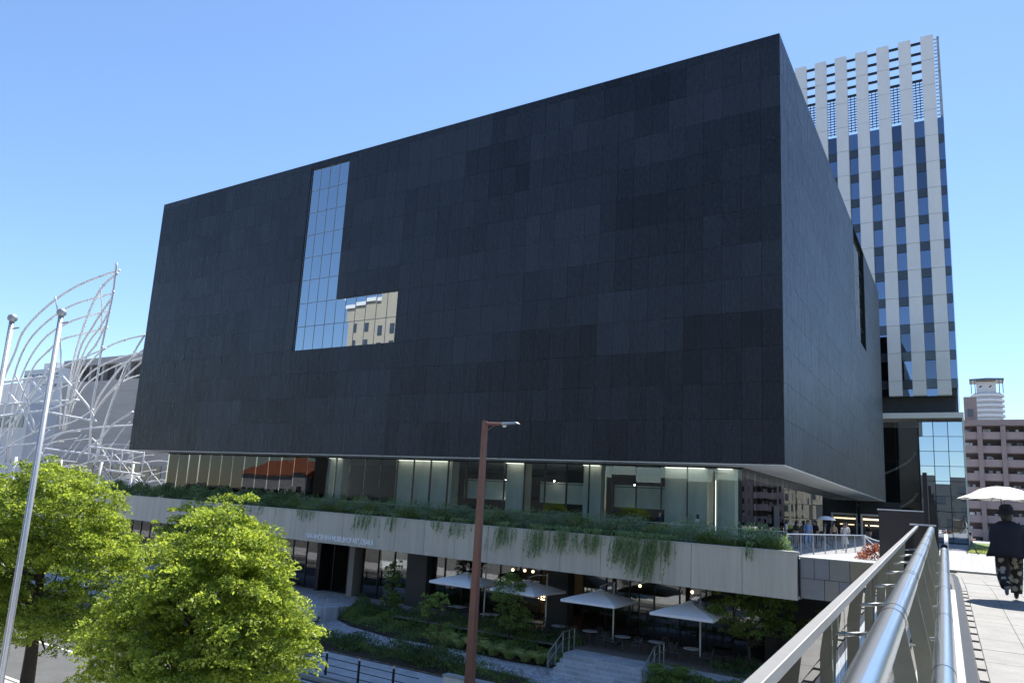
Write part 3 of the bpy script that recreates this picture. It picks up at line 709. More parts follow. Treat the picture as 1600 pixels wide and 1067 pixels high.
# ================================================================ STEEL TUBE SCULPTURE
PIPES = [
('arc',0.17,[(-71.7,2.5,30.6),(-74.3,1.8,30.0),(-77.4,0.9,28.9),(-80.3,0.2,27.4),(-83.1,-0.3,25.5),(-85.3,-0.5,23.6),(-87.0,-0.2,21.4),(-89.0,0.0,18.6),(-92.0,0.1,12.8)]),
('arc',0.15,[(-73.5,3.1,28.2),(-75.8,2.5,27.8),(-79.0,1.5,26.9),(-81.9,0.8,25.4),(-84.7,0.3,23.2),(-86.9,0.4,20.7),(-88.8,0.8,17.0),(-90.6,1.4,13.0),(-92.1,2.3,8.3)]),
('arc',0.15,[(-74.7,3.8,26.4),(-77.5,3.1,26.0),(-80.5,2.3,25.2),(-83.6,1.6,23.7),(-86.3,1.4,21.4),(-88.6,1.6,18.3),(-90.5,2.2,14.6),(-92.5,3.3,8.4)]),
('arc',0.15,[(-76.0,4.5,24.7),(-79.5,3.4,23.9),(-82.4,2.7,23.3),(-84.8,2.5,22.0),(-87.2,2.3,20.2),(-89.3,2.6,17.3),(-91.4,3.1,13.2),(-93.0,4.1,8.4)]),
('mast',0.16,[(-71.0,1.6,31.1),(-71.5,2.0,27.9),(-72.1,2.2,25.2),(-72.8,2.4,21.7),(-73.5,2.8,17.9),(-74.1,3.1,14.7),(-74.7,4.0,8.8)]),
('mast',0.12,[(-77.6,3.7,29.6),(-77.5,4.3,26.8),(-77.8,4.8,24.0)]),
('mast',0.12,[(-78.0,-1.0,27.2),(-77.8,-0.1,24.0),(-77.8,0.9,18.9),(-78.3,2.1,12.4)]),
('fan',0.16,[(-71.0,1.9,30.0),(-73.5,1.9,28.9),(-75.7,2.2,27.2),(-77.9,2.7,24.7),(-80.0,3.3,21.7),(-82.0,4.2,18.5),(-84.1,5.4,12.8)]),
('fan',0.16,[(-72.5,2.6,27.6),(-74.7,2.7,25.8),(-76.7,3.0,24.3),(-78.7,3.2,22.5),(-80.6,3.8,19.5),(-82.4,4.6,16.2),(-84.1,5.4,12.5)]),
('fan',0.15,[(-73.9,3.2,26.2),(-75.9,3.5,24.4),(-78.0,3.6,22.8),(-80.1,4.0,20.4),(-82.0,4.6,17.4),(-84.0,5.5,12.5)]),
('fan',0.15,[(-75.3,3.8,24.7),(-77.1,4.0,22.6),(-78.9,4.1,21.3),(-80.7,4.4,19.1),(-82.2,4.9,16.3),(-83.9,5.6,12.5)]),
('fan',0.14,[(-72.4,7.1,24.1),(-75.0,6.2,23.5),(-77.6,5.5,22.5),(-79.9,5.0,20.6),(-81.9,5.0,18.0),(-83.7,5.7,12.8)]),
('fan',0.14,[(-73.7,7.9,22.3),(-76.4,6.7,21.5),(-79.2,5.6,20.1),(-81.2,5.2,18.3),(-82.7,5.3,15.7),(-83.8,5.7,12.6)]),
('fan',0.13,[(-74.5,8.6,21.8),(-77.3,7.4,20.9),(-79.7,6.6,19.7),(-81.9,6.0,18.0),(-83.7,5.9,15.2),(-85.0,6.1,12.3)]),
('fan',0.16,[(-66.1,3.4,21.2),(-69.4,3.4,19.8),(-72.2,3.6,18.0),(-74.9,4.1,16.2),(-77.1,4.9,14.4)]),
('fan',0.14,[(-67.2,4.1,20.1),(-71.0,4.1,18.0),(-74.1,4.4,16.3),(-77.1,4.9,14.3)]),
('fan',0.14,[(-68.3,4.9,18.8),(-71.2,4.7,18.2),(-74.1,4.7,16.6),(-77.0,4.9,14.2)]),
('mast',0.14,[(-66.9,3.7,23.0),(-67.9,3.4,21.0),(-69.4,3.2,17.3),(-70.7,3.1,14.1),(-72.0,3.3,8.8)]),
('mast',0.12,[(-71.6,4.8,20.1),(-73.1,4.7,16.0),(-74.1,4.7,12.7),(-75.2,4.9,8.6)]),
('chord',0.17,[(-80.7,-5.3,16.2),(-80.5,-4.0,16.8),(-79.3,-2.2,17.5),(-78.1,-0.3,18.1),(-77.6,1.2,18.5)]),
('chord',0.17,[(-80.9,-4.6,12.7),(-80.6,-3.3,13.2),(-79.5,-1.5,13.8),(-78.3,0.4,14.4),(-76.3,2.7,15.8)]),
('chord',0.13,[(-80.8,-4.9,14.1),(-79.6,-2.6,14.7),(-77.9,0.1,15.3),(-76.3,2.6,15.8)]),
('brace',0.12,[(-79.1,-3.3,17.9),(-78.1,-2.1,15.1),(-77.4,-0.9,11.8)]),
('brace',0.12,[(-78.6,-1.7,17.4),(-77.2,-0.3,15.6)]),
('brace',0.12,[(-75.7,0.1,18.2),(-76.8,-0.1,15.7),(-78.0,-0.2,12.7)]),
('brace',0.12,[(-80.8,-2.8,15.9),(-79.8,-1.8,14.4),(-78.7,-0.5,11.6)]),
('brace',0.14,[(-73.6,-0.9,17.8),(-72.2,0.4,15.9),(-71.4,1.2,14.7),(-70.9,1.9,13.3)]),
('brace',0.12,[(-78.0,-0.4,18.9),(-79.5,-0.9,16.4),(-81.0,-1.4,14.2),(-82.4,-1.9,12.5)]),
('chord',0.16,[(-74.1,-1.6,13.8),(-72.5,0.2,13.5),(-70.7,2.0,13.2)]),
('chord',0.16,[(-72.5,1.6,9.5),(-70.2,2.4,11.4),(-68.7,2.6,12.9),(-66.5,3.4,14.4)]),
('chord',0.13,[(-75.8,-0.6,10.0),(-73.2,1.1,9.8),(-70.2,3.1,9.6)]),
('chord',0.13,[(-70.5,1.5,10.4),(-68.3,3.1,10.3),(-65.7,4.8,10.1)]),
('chord',0.13,[(-69.2,2.9,8.1),(-66.0,5.1,7.8)]),
('chord',0.10,[(-69.2,2.7,9.1),(-66.1,4.8,9.0)]),
('chord',0.13,[(-83.3,-3.0,9.3),(-80.5,-1.4,10.2),(-78.5,-0.1,10.6),(-76.2,1.1,11.8),(-72.8,3.2,12.7),(-69.2,5.4,13.2)]),
('mast',0.10,[(-68.5,2.9,10.3),(-68.9,3.2,7.9)]),
('mast',0.10,[(-67.6,3.5,10.3),(-68.0,3.8,7.8)]),
('mast',0.10,[(-66.7,4.1,10.3),(-66.9,4.5,7.8)]),
('mast',0.10,[(-65.7,4.8,10.3),(-66.0,5.1,7.8)]),
('arc',0.12,[(-72.5,2.7,21.6),(-75.4,2.2,20.7),(-79.0,1.3,19.3),(-82.5,0.8,16.8),(-85.1,0.9,14.0),(-87.5,1.2,10.6)]),
('arc',0.12,[(-76.2,2.3,17.9),(-80.3,1.6,16.8),(-84.3,1.1,15.2),(-87.7,1.2,12.9),(-90.6,1.4,11.2)]),
('arc',0.12,[(-74.9,3.7,14.8),(-78.6,3.5,13.4),(-83.0,2.6,12.5),(-87.6,1.7,10.7),(-91.7,1.3,8.2)]),
]
scu = empty('steel_tube_sculpture', (-78, 6, -1), label='soaring white steel tube sculpture like bending reeds left of museum', cat='sculpture')
def smooth(pts, m=5):
    P = [np.array(p, float) for p in pts]
    if len(P) < 3: return pts
    out = []
    for i in range(len(P) - 1):
        p0 = P[max(i - 1, 0)]; p1 = P[i]; p2 = P[i + 1]; p3 = P[min(i + 2, len(P) - 1)]
        for t in np.linspace(0, 1, m, endpoint=False):
            out.append(tuple(.5 * ((2 * p1) + (-p0 + p2) * t + (2 * p0 - 5 * p1 + 4 * p2 - p3) * t * t + (-p0 + 3 * p1 - 3 * p2 + p3) * t ** 3)))
    out.append(tuple(P[-1])); return out
for n_, r_, p_ in PIPES:
    MB().tube(smooth(p_), r_ * .76, 8).build({'arc': 'arched_tube', 'mast': 'mast_tube', 'fan': 'fan_tube', 'chord': 'chord_tube', 'brace': 'brace_tube'}[n_], 'white_steel', scu, smooth=True)
for n_, r_, p_ in PIPES[:22]:
    for q in p_[1:-1:2]: MB().lathe([(.001, -.16), (r_ * .95, -.14), (r_ * .95, .14), (.001, .16)], 8, q).build('node_sleeve', 'white_steel', scu, smooth=True)
lat = MB(); rr = random.Random(5)
for k in range(80):
    u = rr.random(); x = -84 + 13 * u; y = -1.0 + 8.5 * u + rr.uniform(-1, 5); z = rr.uniform(5.0, 11.8)
    L_ = rr.uniform(1.5, 5.0); a = rr.choice((.25, .35, 1.1, -.9, .1))
    lat.tube(smooth([(x, y, z), (x + L_ * .5 * math.cos(a), y + L_ * .3 * math.cos(a), z + L_ * .5 * math.sin(a) + .25), (x + L_ * math.cos(a), y + L_ * .6 * math.cos(a), z + L_ * math.sin(a))], 3), rr.choice((.045, .06, .07)), 6)
lat.build('lower_lattice', 'white_steel', scu, smooth=True, kind='stuff')
for x, y in ((-83, 0), (-79, 3), (-75, 5.5), (-72, 7.5), (-87, -2)): MB().tube([(x, y, -1), (x + .3, y, 9)], .16, 8).build('support_post', 'white_steel', scu, smooth=True)
# ================================================================ FOOTBRIDGE (local: x across, y along, z up)
def zd(t):
    if t <= 16.5: return 5.5 + .034 * t
    if t <= 20: u = (t - 16.5) / 3.5; return 6.061 + .034 * 3.5 * (u - u * u) - .0 * u
    u = min(1, (t - 20) / 16.0); return 6.061 + (5.595 - 6.061) * (u * u * (3 - 2 * u))
BLOC, BRZ = Vector((8.08, -41.88, 0)), .0225
def bridge_pt(l, t, dz=0): 
    return Vector((BLOC.x + l * math.cos(BRZ) - t * math.sin(BRZ), BLOC.y + l * math.sin(BRZ) + t * math.cos(BRZ), zd(t) + dz))
br = empty('footbridge', label='pale tiled footbridge deck leading from lower right to the terrace', cat='footbridge')
ts = [-6 + .6 * k for k in range(71)]
def strip(name, l0, l1, dz0, dz1, mat, a=-6.0, b=36.0, parent=br, **kw):
    m = MB(); tt = [t for t in np.arange(a, b + .01, .6)]
    for i, t in enumerate(tt): m.v += [(l0, t, zd(t) + dz0), (l1, t, zd(t) + dz0), (l1, t, zd(t) + dz1), (l0, t, zd(t) + dz1)]
    for i in range(len(tt) - 1):
        q = 4 * i
        for k in range(4): m.f.append((q + k, q + (k + 1) % 4, q + 4 + (k + 1) % 4, q + 4 + k))
    m.f += [(0, 1, 2, 3), (4 * len(tt) - 4, 4 * len(tt) - 3, 4 * len(tt) - 2, 4 * len(tt) - 1)]; m.mi = [0] * len(m.f)
    return m.build(name, mat, parent, **kw)
strip('deck_slab', -.5, 4.3, -.55, -.03, 'deck_joint'); strip('edge_beam', -.58, -.5, -.75, .06, 'steel2')
strip('drain_channel', .11, .21, -.029, -.012, 'darkmetal', -6, 34); strip('kerb_plate', -.30, .10, -.029, .05, 'steel2', -6, 17)
ct = MB()
for r_ in range(52):
    t0 = -5.2 + .8 * r_
    if 4.6 < t0 < 5.0: continue
    for c in range(9):
        l0 = .30 + .43 * c
        if c == 0: pass
        z = zd(t0 + .4) - .015; sl = math.atan2(zd(t0 + .8) - zd(t0), .8)
        if c < 6 and 0 < t0 < 36: piece('deck_tile', br, (l0 + .215, t0 + .4, z + rnd.uniform(-.001, .001)), (.424, .79, .03), 'deck', tilt=(sl, 0, 0))
        else: ct.box((l0 + .215, t0 + .4, z), (.424, .79, .03), 0, 0, (sl, 0, 0))
ct.build('deck_tiles', 'deck', br, kind='stuff')
for k in range(60):
    t0 = -1 + .6 * k
    if t0 < 34: piece('kerb_tile', br, (.255, t0, zd(t0) - .014), (.075, .58, .03), 'deck')
piece('expansion_joint', br, (2.1, 5.0, zd(5.0) - .006), (3.9, .10, .03), 'steel2')
br.location = BLOC; br.rotation_euler = (0, 0, BRZ)

def parapet(name, label, mirror=False):
    s = -1 if mirror else 1
    pr = empty(name, label=label, cat='parapet'); A, B = -3.0, 16.2
    def L(l): return l if not mirror else 4.25 - l
    m = MB(); tt = np.arange(A, B + .01, .6)
    def run(l0, l1, d0, d1, nm, mat):
        return strip(nm, min(L(l0), L(l1)), max(L(l0), L(l1)), d0, d1, mat, A, B, pr)
    run(-.472, -.432, 1.17, 1.20, 'cap_rail', 'cap'); run(-.431, -.426, 1.165, 1.203, 'cap_lip', 'steel2'); run(-.47, -.42, .02, .08, 'glass_shoe', 'steel2')
    up = MB().tube([(L(-.225), t, zd(t) + 1.15) for t in tt], .055, 20).build('upper_rail_tube', 'steel', pr, smooth=True)
    lo = MB().tube([(L(-.036), t, zd(t) + .85) for t in tt if t < 15.4], .052, 20).build('lower_rail_tube', 'steel', pr, smooth=True)
    for t in np.arange(A + 1.1, B, 1.95):
        for q in (0, .17): MB().tube([(L(-.225), t + q, zd(t + q) + 1.15), (L(-.225), t + q + .008, zd(t + q) + 1.15)], .0565, 20).build('tube_seam', 'darkmetal', up)
        MB().tube([(L(-.036), t + .5, zd(t + .5) + .85), (L(-.036), t + .508, zd(t + .5) + .85)], .0535, 20).build('tube_seam', 'darkmetal', lo)
    t = A + .35
    while t < B:
        z = zd(t)
        b = MB(); b.prism([(0, 0), (.02, 0), (.02, 1), (0, 1)], 0, 0); 
        po = MB(); po.add([(L(-.17), t - .012, z - .02), (L(-.085), t - .012, z - .02), (L(-.10), t - .012, z + .62), (L(-.18), t - .012, z + 1.10), (L(-.265), t - .012, z + 1.10), (L(-.20), t - .012, z + .62),
                           (L(-.17), t + .012, z - .02), (L(-.085), t + .012, z - .02), (L(-.10), t + .012, z + .62), (L(-.18), t + .012, z + 1.10), (L(-.265), t + .012, z + 1.10), (L(-.20), t + .012, z + .62)],
                          [(0, 1, 2, 5), (5, 2, 3, 4), (6, 11, 8, 7), (11, 10, 9, 8), (0, 6, 7, 1), (1, 7, 8, 2), (2, 8, 9, 3), (3, 9, 10, 4), (4, 10, 11, 5), (5, 11, 6, 0)])
        p_ = po.build('post_plate', 'plate', pr)
        MB().tube([(L(-.2), t, z + .75), (L(-.40), t, z + .78)], .014, 8).build('glass_clamp', 'steel2', p_, smooth=True)
        MB().tube([(L(-.12), t, z + .80), (L(-.036), t, z + .81)], .012, 8).build('rail_bracket', 'steel2', p_, smooth=True)
        if t + 1.7 < B + .5: 
            sl = math.atan2(.034, 1)
            piece('glass_panel', pr, (L(-.445), t + .85, zd(t + .85) + .62), (.014, 1.68, 1.09), 'glass_clear', tilt=(sl, 0, 0))
        t += 1.7
    e = MB(); e.box((L(-.36), 16.45, zd(16.4) + 1.215), (.42, .5, .03)); e.build('end_plate', 'wpanel', pr)
    piece('end_pier', pr, (L(-.36), 16.45, zd(16.4) + .55), (.36, .42, 1.28), 'corten')
    pr.location = BLOC; pr.rotation_euler = (0, 0, BRZ); return pr
parapet('glass_parapet', 'glass and steel tube parapet along left side of footbridge')
parapet('glass_parapet', 'glass and steel tube parapet along right side of footbridge, beyond the frame', True)
scr = empty('glass_screen', label='tall glass screen with black post at far end of footbridge', cat='glass screen')
for k, t in enumerate((20.0, 26.0, 32.0, 38.0, 44.0)): 
    piece('post', scr, (-.36, t, (zd(t) + 8.48) / 2), (.09, .09, 8.48 - zd(t)), 'fence_black')
    if k < 4:
        for q in range(2): piece('screen_pane', scr, (-.36, t + 1.5 + 3 * q, (zd(t) + 8.4) / 2 + .05), (.016, 2.85, 8.35 - zd(t)), 'glass_clear')
scr.location = BLOC; scr.rotation_euler = (0, 0, BRZ)
ur = MB().tube(smooth([bridge_pt(.0, 17.2, .05), bridge_pt(.0, 17.2, .75), bridge_pt(.0, 17.6, .98), bridge_pt(.0, 19.8, .98), bridge_pt(.0, 20.3, .7), bridge_pt(.0, 20.3, .0)], 4), .035, 10)
ur.build('hoop_rail', 'wpanel', smooth=True, label='white bent hoop rail past the end of the tube handrails', cat='handrail')
cw_ = MB(); cw_.bx(5.25, 6.78, -10.2, -9.9, 4.2, 7.80); o = cw_.build('end_wall', 'corten', label='plain dark brown wall panel at the bridge end', cat='wall')
MB().bx(5.22, 6.81, -10.23, -9.87, 7.80, 7.84).build('wall_cap', 'wpanel', o)
MB().bx(5.0, 8.0, -12, -6.1, 4.0, 5.5).build('bridge_abutment', 'concrete', kind='structure')

# lawn and hedge beyond the bridge
MB().bx(7.9, 44, 28, 95, TZ + .002, TZ + .05).build('lawn', 'lawn', kind='structure')
n = 9000; c = np.stack([nrg.uniform(8, 26, n), 28 + 30 * nrg.random(n) ** 2, np.full(n, TZ + .13)], 1); d = unit(n); d[:, 2] = 1.5
leaves('lawn_grass', c, d, nrg.uniform(.15, .3, n), nrg.random(n), 'leaf_grass', aspect=.18, label='sunlit lawn grass beyond the footbridge', cat='grass', kind='stuff')

# ================================================================ TREES
def tree(name, label, base, h, r_tr, lobes, nclump, per_clump, lsize, lmat, seed, gaps=(), lean=(0, 0), crad=.42, cat='tree', group=None, fork=.35):
    rg = np.random.default_rng(seed); root = empty(name, base, label=label, cat=cat, group=group); B = np.array(base, float)
    wts = np.array([l[3] * l[3] * l[4] for l in lobes], float); wts /= wts.sum()
    cl = []
    while len(cl) < nclump:
        l = lobes[rg.choice(len(lobes), p=wts)]
        v = rg.normal(size=3); v /= np.linalg.norm(v)
        if v[2] < -.35 and rg.random() < .6: continue
        rr_ = rg.uniform(.5, 1.02)
        p_ = np.array([l[0] + v[0] * l[3] * rr_, l[1] + v[1] * l[3] * rr_, l[2] + v[2] * l[4] * rr_])
        if any(np.linalg.norm(p_ - np.array(g[:3])) < g[3] for g in gaps): continue
        ins = False
        for l2 in lobes:
            q = (p_ - np.array(l2[:3])) / np.array([l2[3], l2[3], l2[4]])
            if np.linalg.norm(q) < .5: ins = True
        if ins and rg.random() < .8: continue
        cl.append(p_)
    cl = np.array(cl)
    top = np.array([lean[0], lean[1], h * .86])
    tp = [np.array([0, 0, 0]), np.array([lean[0] * .25 + .05, lean[1] * .2, h * .22]), np.array([lean[0] * .55 - .08, lean[1] * .5, h * .45]), np.array([lean[0] * .8 + .06, lean[1] * .8, h * .66]), top]
    MB().tube(smooth([tuple(B + t) for t in tp], 4), [r_tr * (1.25 - i / 16.0 * 1.1) for i in range(17)], 9).build('trunk', 'bark', root, smooth=True)
    lm = MB()
    for k in range(min(len(cl), 34)):
        e = cl[rg.integers(len(cl))] * np.array([.94, .94, .97]); t = np.clip((e[2] / h) - .18, fork, .8)
        s = top * t / .86; s = np.array([lean[0] * t, lean[1] * t, h * t])
        mid = (s + e) / 2 + np.array([0, 0, -.12 * h * .3]) + rg.normal(size=3) * .12
        lm.tube(smooth([tuple(B + s), tuple(B + mid), tuple(B + s + (e - s) * .86)], 3), [r_tr * .32, r_tr * .26, r_tr * .22, r_tr * .17, r_tr * .12, r_tr * .07, r_tr * .03], 5)
    lm.build('limbs', 'bark', root, smooth=True)
    N = nclump * per_clump; idx = np.repeat(np.arange(nclump), per_clump)
    cr = crad * rg.uniform(.6, 1.25, nclump)[idx]
    v = rg.normal(size=(N, 3)); v /= np.linalg.norm(v, axis=1, keepdims=True); v[:, 2] = np.abs(v[:, 2]) * 1.0 - .28
    off = v * (cr * rg.uniform(.55, 1.0, N))[:, None]; off[:, 2] *= .8
    c = B + cl[idx] + off
    d = v * .8 + rg.normal(size=(N, 3)) * .55; d[:, 2] += .12
    ct_ = rg.random(nclump)[idx] * .55
    leaves('crown', c, d, lsize * (.55 + 1.15 * rg.random(N) ** 1.6), ct_ + rg.random(N) * .45, lmat, root, aspect=.52, droop=.12)
    return root
# big street trees: lobes are x, y, z, radius, half-height relative to the foot
t2 = tree('camphor_tree', 'big bright camphor tree in front of the podium lettering', (-11.1, -27.3, -1.0), 8.1, .20,
     [(0.2, .25, 4.0, 2.55, 3.3), (.45, .5, 6.2, 1.55, 1.75), (1.55, 1.2, 3.4, 1.6, 2.2), (-1.3, -1.1, 3.2, 1.5, 2.1), (1.0, -.8, 2.6, 1.7, 1.8), (-.7, 1.2, 5.2, 1.5, 1.8)],
     1500, 96, .10, 'leaf_camphor', 3, gaps=((1.05, -1.5, 4.15, .75), (.6, -1.0, 3.0, .55)))
t1 = tree('camphor_tree', 'tall camphor tree behind the pale pole at left edge', (-20.6, -27.0, -1.0), 8.5, .22,
     [(.1, .2, 6.6, 2.3, 1.9), (-1.4, -1.2, 5.2, 1.9, 1.6), (1.3, 1.0, 5.0, 1.9, 1.5), (1.3, .2, 3.0, 1.7, 1.3), (-1.2, -1.3, 3.0, 1.9, 1.5), (-.2, -.4, 7.7, 1.3, 1.1)],
     1250, 90, .10, 'leaf_camphor', 8, gaps=((.9, -1.2, 4.2, .9), (.3, -.9, 3.6, .5)), lean=(-.3, 0))
t3 = tree('camphor_tree', 'camphor tree farthest left, partly out of frame behind pale poles', (-29.6, -26.6, -1.0), 8.6, .22,
     [(0, 0, 5.6, 2.7, 2.6), (1.4, 1.0, 4.2, 1.8, 1.8), (-1.5, -1.0, 4.4, 1.8, 1.8), (.6, .3, 7.3, 1.4, 1.3)], 600, 70, .12, 'leaf_camphor', 15)
t4 = tree('camphor_tree', 'camphor tree on far pavement half hidden by the two front trees', (-29.0, -14.8, -.88), 7.0, .18,
     [(0, 0, 5.0, 2.2, 2.0), (1.0, .8, 4.0, 1.5, 1.5)], 220, 55, .16, 'leaf_camphor', 21)
# trees right of the terrace: only seen mirrored in the side glass
for k, (x, y, s) in enumerate(((27, 14, 1.15), (33, 27, 1.25), (29, 42, 1.2))):
    dup(t3, (x, y, TZ), 1.3 * k, ('nearest', 'middle', 'farthest')[k] + ' of three lawn trees mirrored in the side glass', 'lawn trees right of the terrace', s)
mp = tree('maple_tree', 'spreading green maple beside the bridge parapet below podium corner', (-1.1, -3.6, -.2), 4.0, .075,
     [(-.6, -.4, 3.0, 1.3, .55), (.9, .6, 3.2, 1.4, .6), (-1.3, -.9, 2.3, .95, .42), (.2, -.5, 2.2, 1.1, .45), (1.6, 1.0, 2.3, 1.2, .55), (.2, .2, 3.7, 1.0, .38)],
     240, 44, .11, 'leaf_mid', 31, lean=(.2, .1), crad=.3, fork=.3)
tree('sapling', 'slim young tree in bed before the museum entrance', (-22.6, -4.4, -.2), 4.0, .035, [(0, 0, 2.4, .55, 1.3), (.1, .1, 1.0, .75, .5)], 75, 26, .13, 'leaf_mid', 41, crad=.22, cat='young tree')
tree('sapling', 'bushy young tree in bed under the second parasol from left', (-13.3, -5.5, -.4), 4.1, .05, [(0, 0, 2.6, .95, 1.4), (.3, .2, 1.3, 1.0, .8)], 150, 32, .12, 'leaf_mid', 42, crad=.28, cat='young tree')
for k, (dx, dy, hh, lb) in enumerate(((-.35, -.1, 3.5, 'left stem of multi-stem sapling in roadside bed'), (.15, .15, 3.9, 'right stem of multi-stem sapling in roadside bed'))):
    tree('thin_sapling', lb, (-13.3 + dx, -12.3 + dy, -.7), hh, .025, [(0, 0, hh * .8, .45, .75), (.1, .2, hh * .45, .4, .4)], 38, 20, .12, 'leaf_mid', 50 + k, crad=.2, cat='young tree', fork=.5)
tree('small_tree', 'small pale-leaved shrub tree in shade behind the maple', (1.9, -2.6, -.2), 3.4, .05, [(0, 0, 2.2, .9, 1.0), (.4, .3, 3.0, .6, .5)], 70, 26, .13, 'leaf_yellow', 61, crad=.26, cat='young tree')

# ================================================================ GARDEN BEDS
def bed_leaves(name, label, poly_fn, n, hmin, hmax, size, mat, aspect=.4, upb=.6, cat='planting', clump=None):
    c = poly_fn(n); hcol = nrg.uniform(0, 1, n)
    if clump is None: clump = .9
    hh = hmin + (hmax - hmin) * (0.5 + .5 * np.sin(c[:, 0] * 2.3 / clump + 1.3 * np.sin(c[:, 1] * 3.1)) * np.cos(c[:, 1] * 2.1 / clump)) 
    c[:, 2] += hh * np.sqrt(hcol); d = unit(n); d[:, 2] = np.abs(d[:, 2]) + upb
    cellv = np.sin(np.floor(c[:, 0] * 1.1) * 12.9 + np.floor(c[:, 1] * 1.3) * 78.2) * 43758.5; cellv -= np.floor(cellv)
    return leaves(name, c, d, size * nrg.uniform(.6, 1.4, n), .55 * cellv + .45 * nrg.random(n), mat, aspect=aspect, label=label, cat=cat, kind='stuff')
def bed1z(y): return -.72 + (y + 7.0) / 3.4 * .75
bedm = MB(); bedm.add([(-26.0, -3.6, -.02), (-9.4, -3.6, -.02), (-9.4, -6.9, -.70), (-12, -7.3, -.72), (-16, -6.9, -.72), (-20, -7.3, -.72), (-24, -6.4, -.72), (-26.0, -5.4, -.6)], [(0, 1, 2, 3, 4, 5, 6, 7)])
bedm.build('garden_bed', 'soil', kind='structure')
def front(x): return np.interp(x, [-26, -24, -20, -16, -12, -9.4], [-5.4, -6.4, -7.3, -6.9, -7.3, -6.9])
def f1(n, ya=0, yb=1):
    x = nrg.uniform(-26, -9.45, n); y0 = front(x); y = y0 + (-3.65 - y0) * (ya + (yb - ya) * nrg.random(n))
    return np.stack([x, y, -.72 + (y - y0) / (-3.6 - y0) * .7], 1)
bed_leaves('bed_planting', 'low green shrubs filling bed between plaza and curved path', f1, 15000, .15, .75, .12, 'leaf_mid')
bed_leaves('bed_shrubs', 'dark leafy shrubs at the back of the middle bed', lambda n: f1(n, .55, 1), 6000, .3, 1.0, .13, 'leaf_dark')
def f2(n):
    x = nrg.uniform(-40, -9.5, n); y = nrg.uniform(-12.2, -10.1, n); return np.stack([x, y, np.full(n, -.78)], 1)
MB().bx(-40, -9.4, -12.3, -10.0, -.81, -.76).build('roadside_bed', 'soil', kind='structure')
strip_k = MB().bx(-40, -9.3, -10.0, -9.85, -.81, -.70).build('bed_edging', 'kerb', kind='structure')
bed_leaves('roadside_planting', 'grassy green planting between curved path and pavement', f2, 16000, .15, .7, .14, 'leaf_mid', .2)
bed_leaves('roadside_shrubs', 'dark shrubs at centre of the roadside bed', lambda n: np.stack([nrg.normal(-14.5, 1.3, n), nrg.uniform(-12.1, -10.4, n), np.full(n, -.7)], 1), 4200, .4, 1.2, .13, 'leaf_dark', .35)
bed_leaves('roadside_shrubs', 'reddish dark shrub at left of the roadside bed', lambda n: np.stack([nrg.normal(-19.3, .7, n), nrg.uniform(-12.0, -10.8, n), np.full(n, -.7)], 1), 2200, .3, .9, .12, 'leaf_dark', .35)
MB().bx(-9.35, 1, -13.6, -10.4, -.81, -.77).build('grass_strip', 'lawn', kind='structure')
bed_leaves('grass_strip_blades', 'dark grass strip below the garden steps', lambda n: np.stack([nrg.uniform(-9.3, 0, n), nrg.uniform(-13.5, -10.5, n), np.full(n, -.77)], 1), 5000, .05, .2, .13, 'leaf_mid', .15, 1.2)
MB().bx(-4.4, 4.5, -9.3, -6.75, -.81, -.3).build('planter_box', 'soil', kind='structure')
bed_leaves('planter_shrubs', 'dense green shrubs right of the garden steps', lambda n: np.stack([nrg.uniform(-4.3, 4.2, n), nrg.uniform(-9.2, -6.8, n), np.full(n, -.3)], 1), 9000, .15, .7, .12, 'leaf_mid')
bed_leaves('maple_underplanting', 'shaded low plants around the maple foot', lambda n: np.stack([nrg.uniform(-2.4, 4, n), nrg.uniform(-5.6, -2.4, n), np.full(n, .0)], 1), 4500, .1, .6, .13, 'leaf_dark')
def tuft(label, loc, r_=.45, h=.62, n=260, mat='leaf_grass', grp='ornamental grass tufts along the path'):
    a = nrg.uniform(0, 2 * math.pi, n); rr_ = r_ * np.sqrt(nrg.random(n)); root = empty('grass_tuft', loc, label=label, cat='grass tuft', group=grp)
    out = np.stack([np.cos(a), np.sin(a), np.zeros(n)], 1); L0 = h * nrg.uniform(.6, 1.1, n)
    base = np.array(loc) + out * (rr_ * .35)[:, None]
    c1 = base + out * (L0 * .16)[:, None] + np.array([0, 0, 1]) * (L0 * .38)[:, None]; d1 = out * .4 + np.array([0, 0, 1.0])
    c2 = base + out * (L0 * .52)[:, None] + np.array([0, 0, 1]) * (L0 * .72)[:, None]; d2 = out * 1.0 + np.array([0, 0, -.12])
    t = nrg.random(n)
    leaves('blades', np.concatenate([c1, c2]), np.concatenate([d1, d2]), np.concatenate([L0 * .85, L0 * .65]), np.concatenate([t, t]), mat, root, aspect=.07)
tl = [(-17.4, -6.75), (-16.5, -6.85), (-15.5, -6.8), (-14.3, -6.95), (-13.2, -7.05), (-12.2, -7.1), (-11.3, -7.0), (-10.5, -6.9), (-9.8, -6.6)]
nm = ['first', 'second', 'third', 'fourth', 'fifth', 'sixth', 'seventh', 'eighth']
for k, (x, y) in enumerate(tl):
    lb = 'yellow-green grass tuft right beside the left stair glass' if k == 8 else '%s yellow-green grass tuft from the left along the curved path' % nm[k]
    tuft(lb, (x, y, -.72), .55, rnd.uniform(.6, .85))
tuft('dark green grass mound right of the garden steps', (-3.4, -8.1, -.3), .7, 1.0, 420, 'leaf_mid')

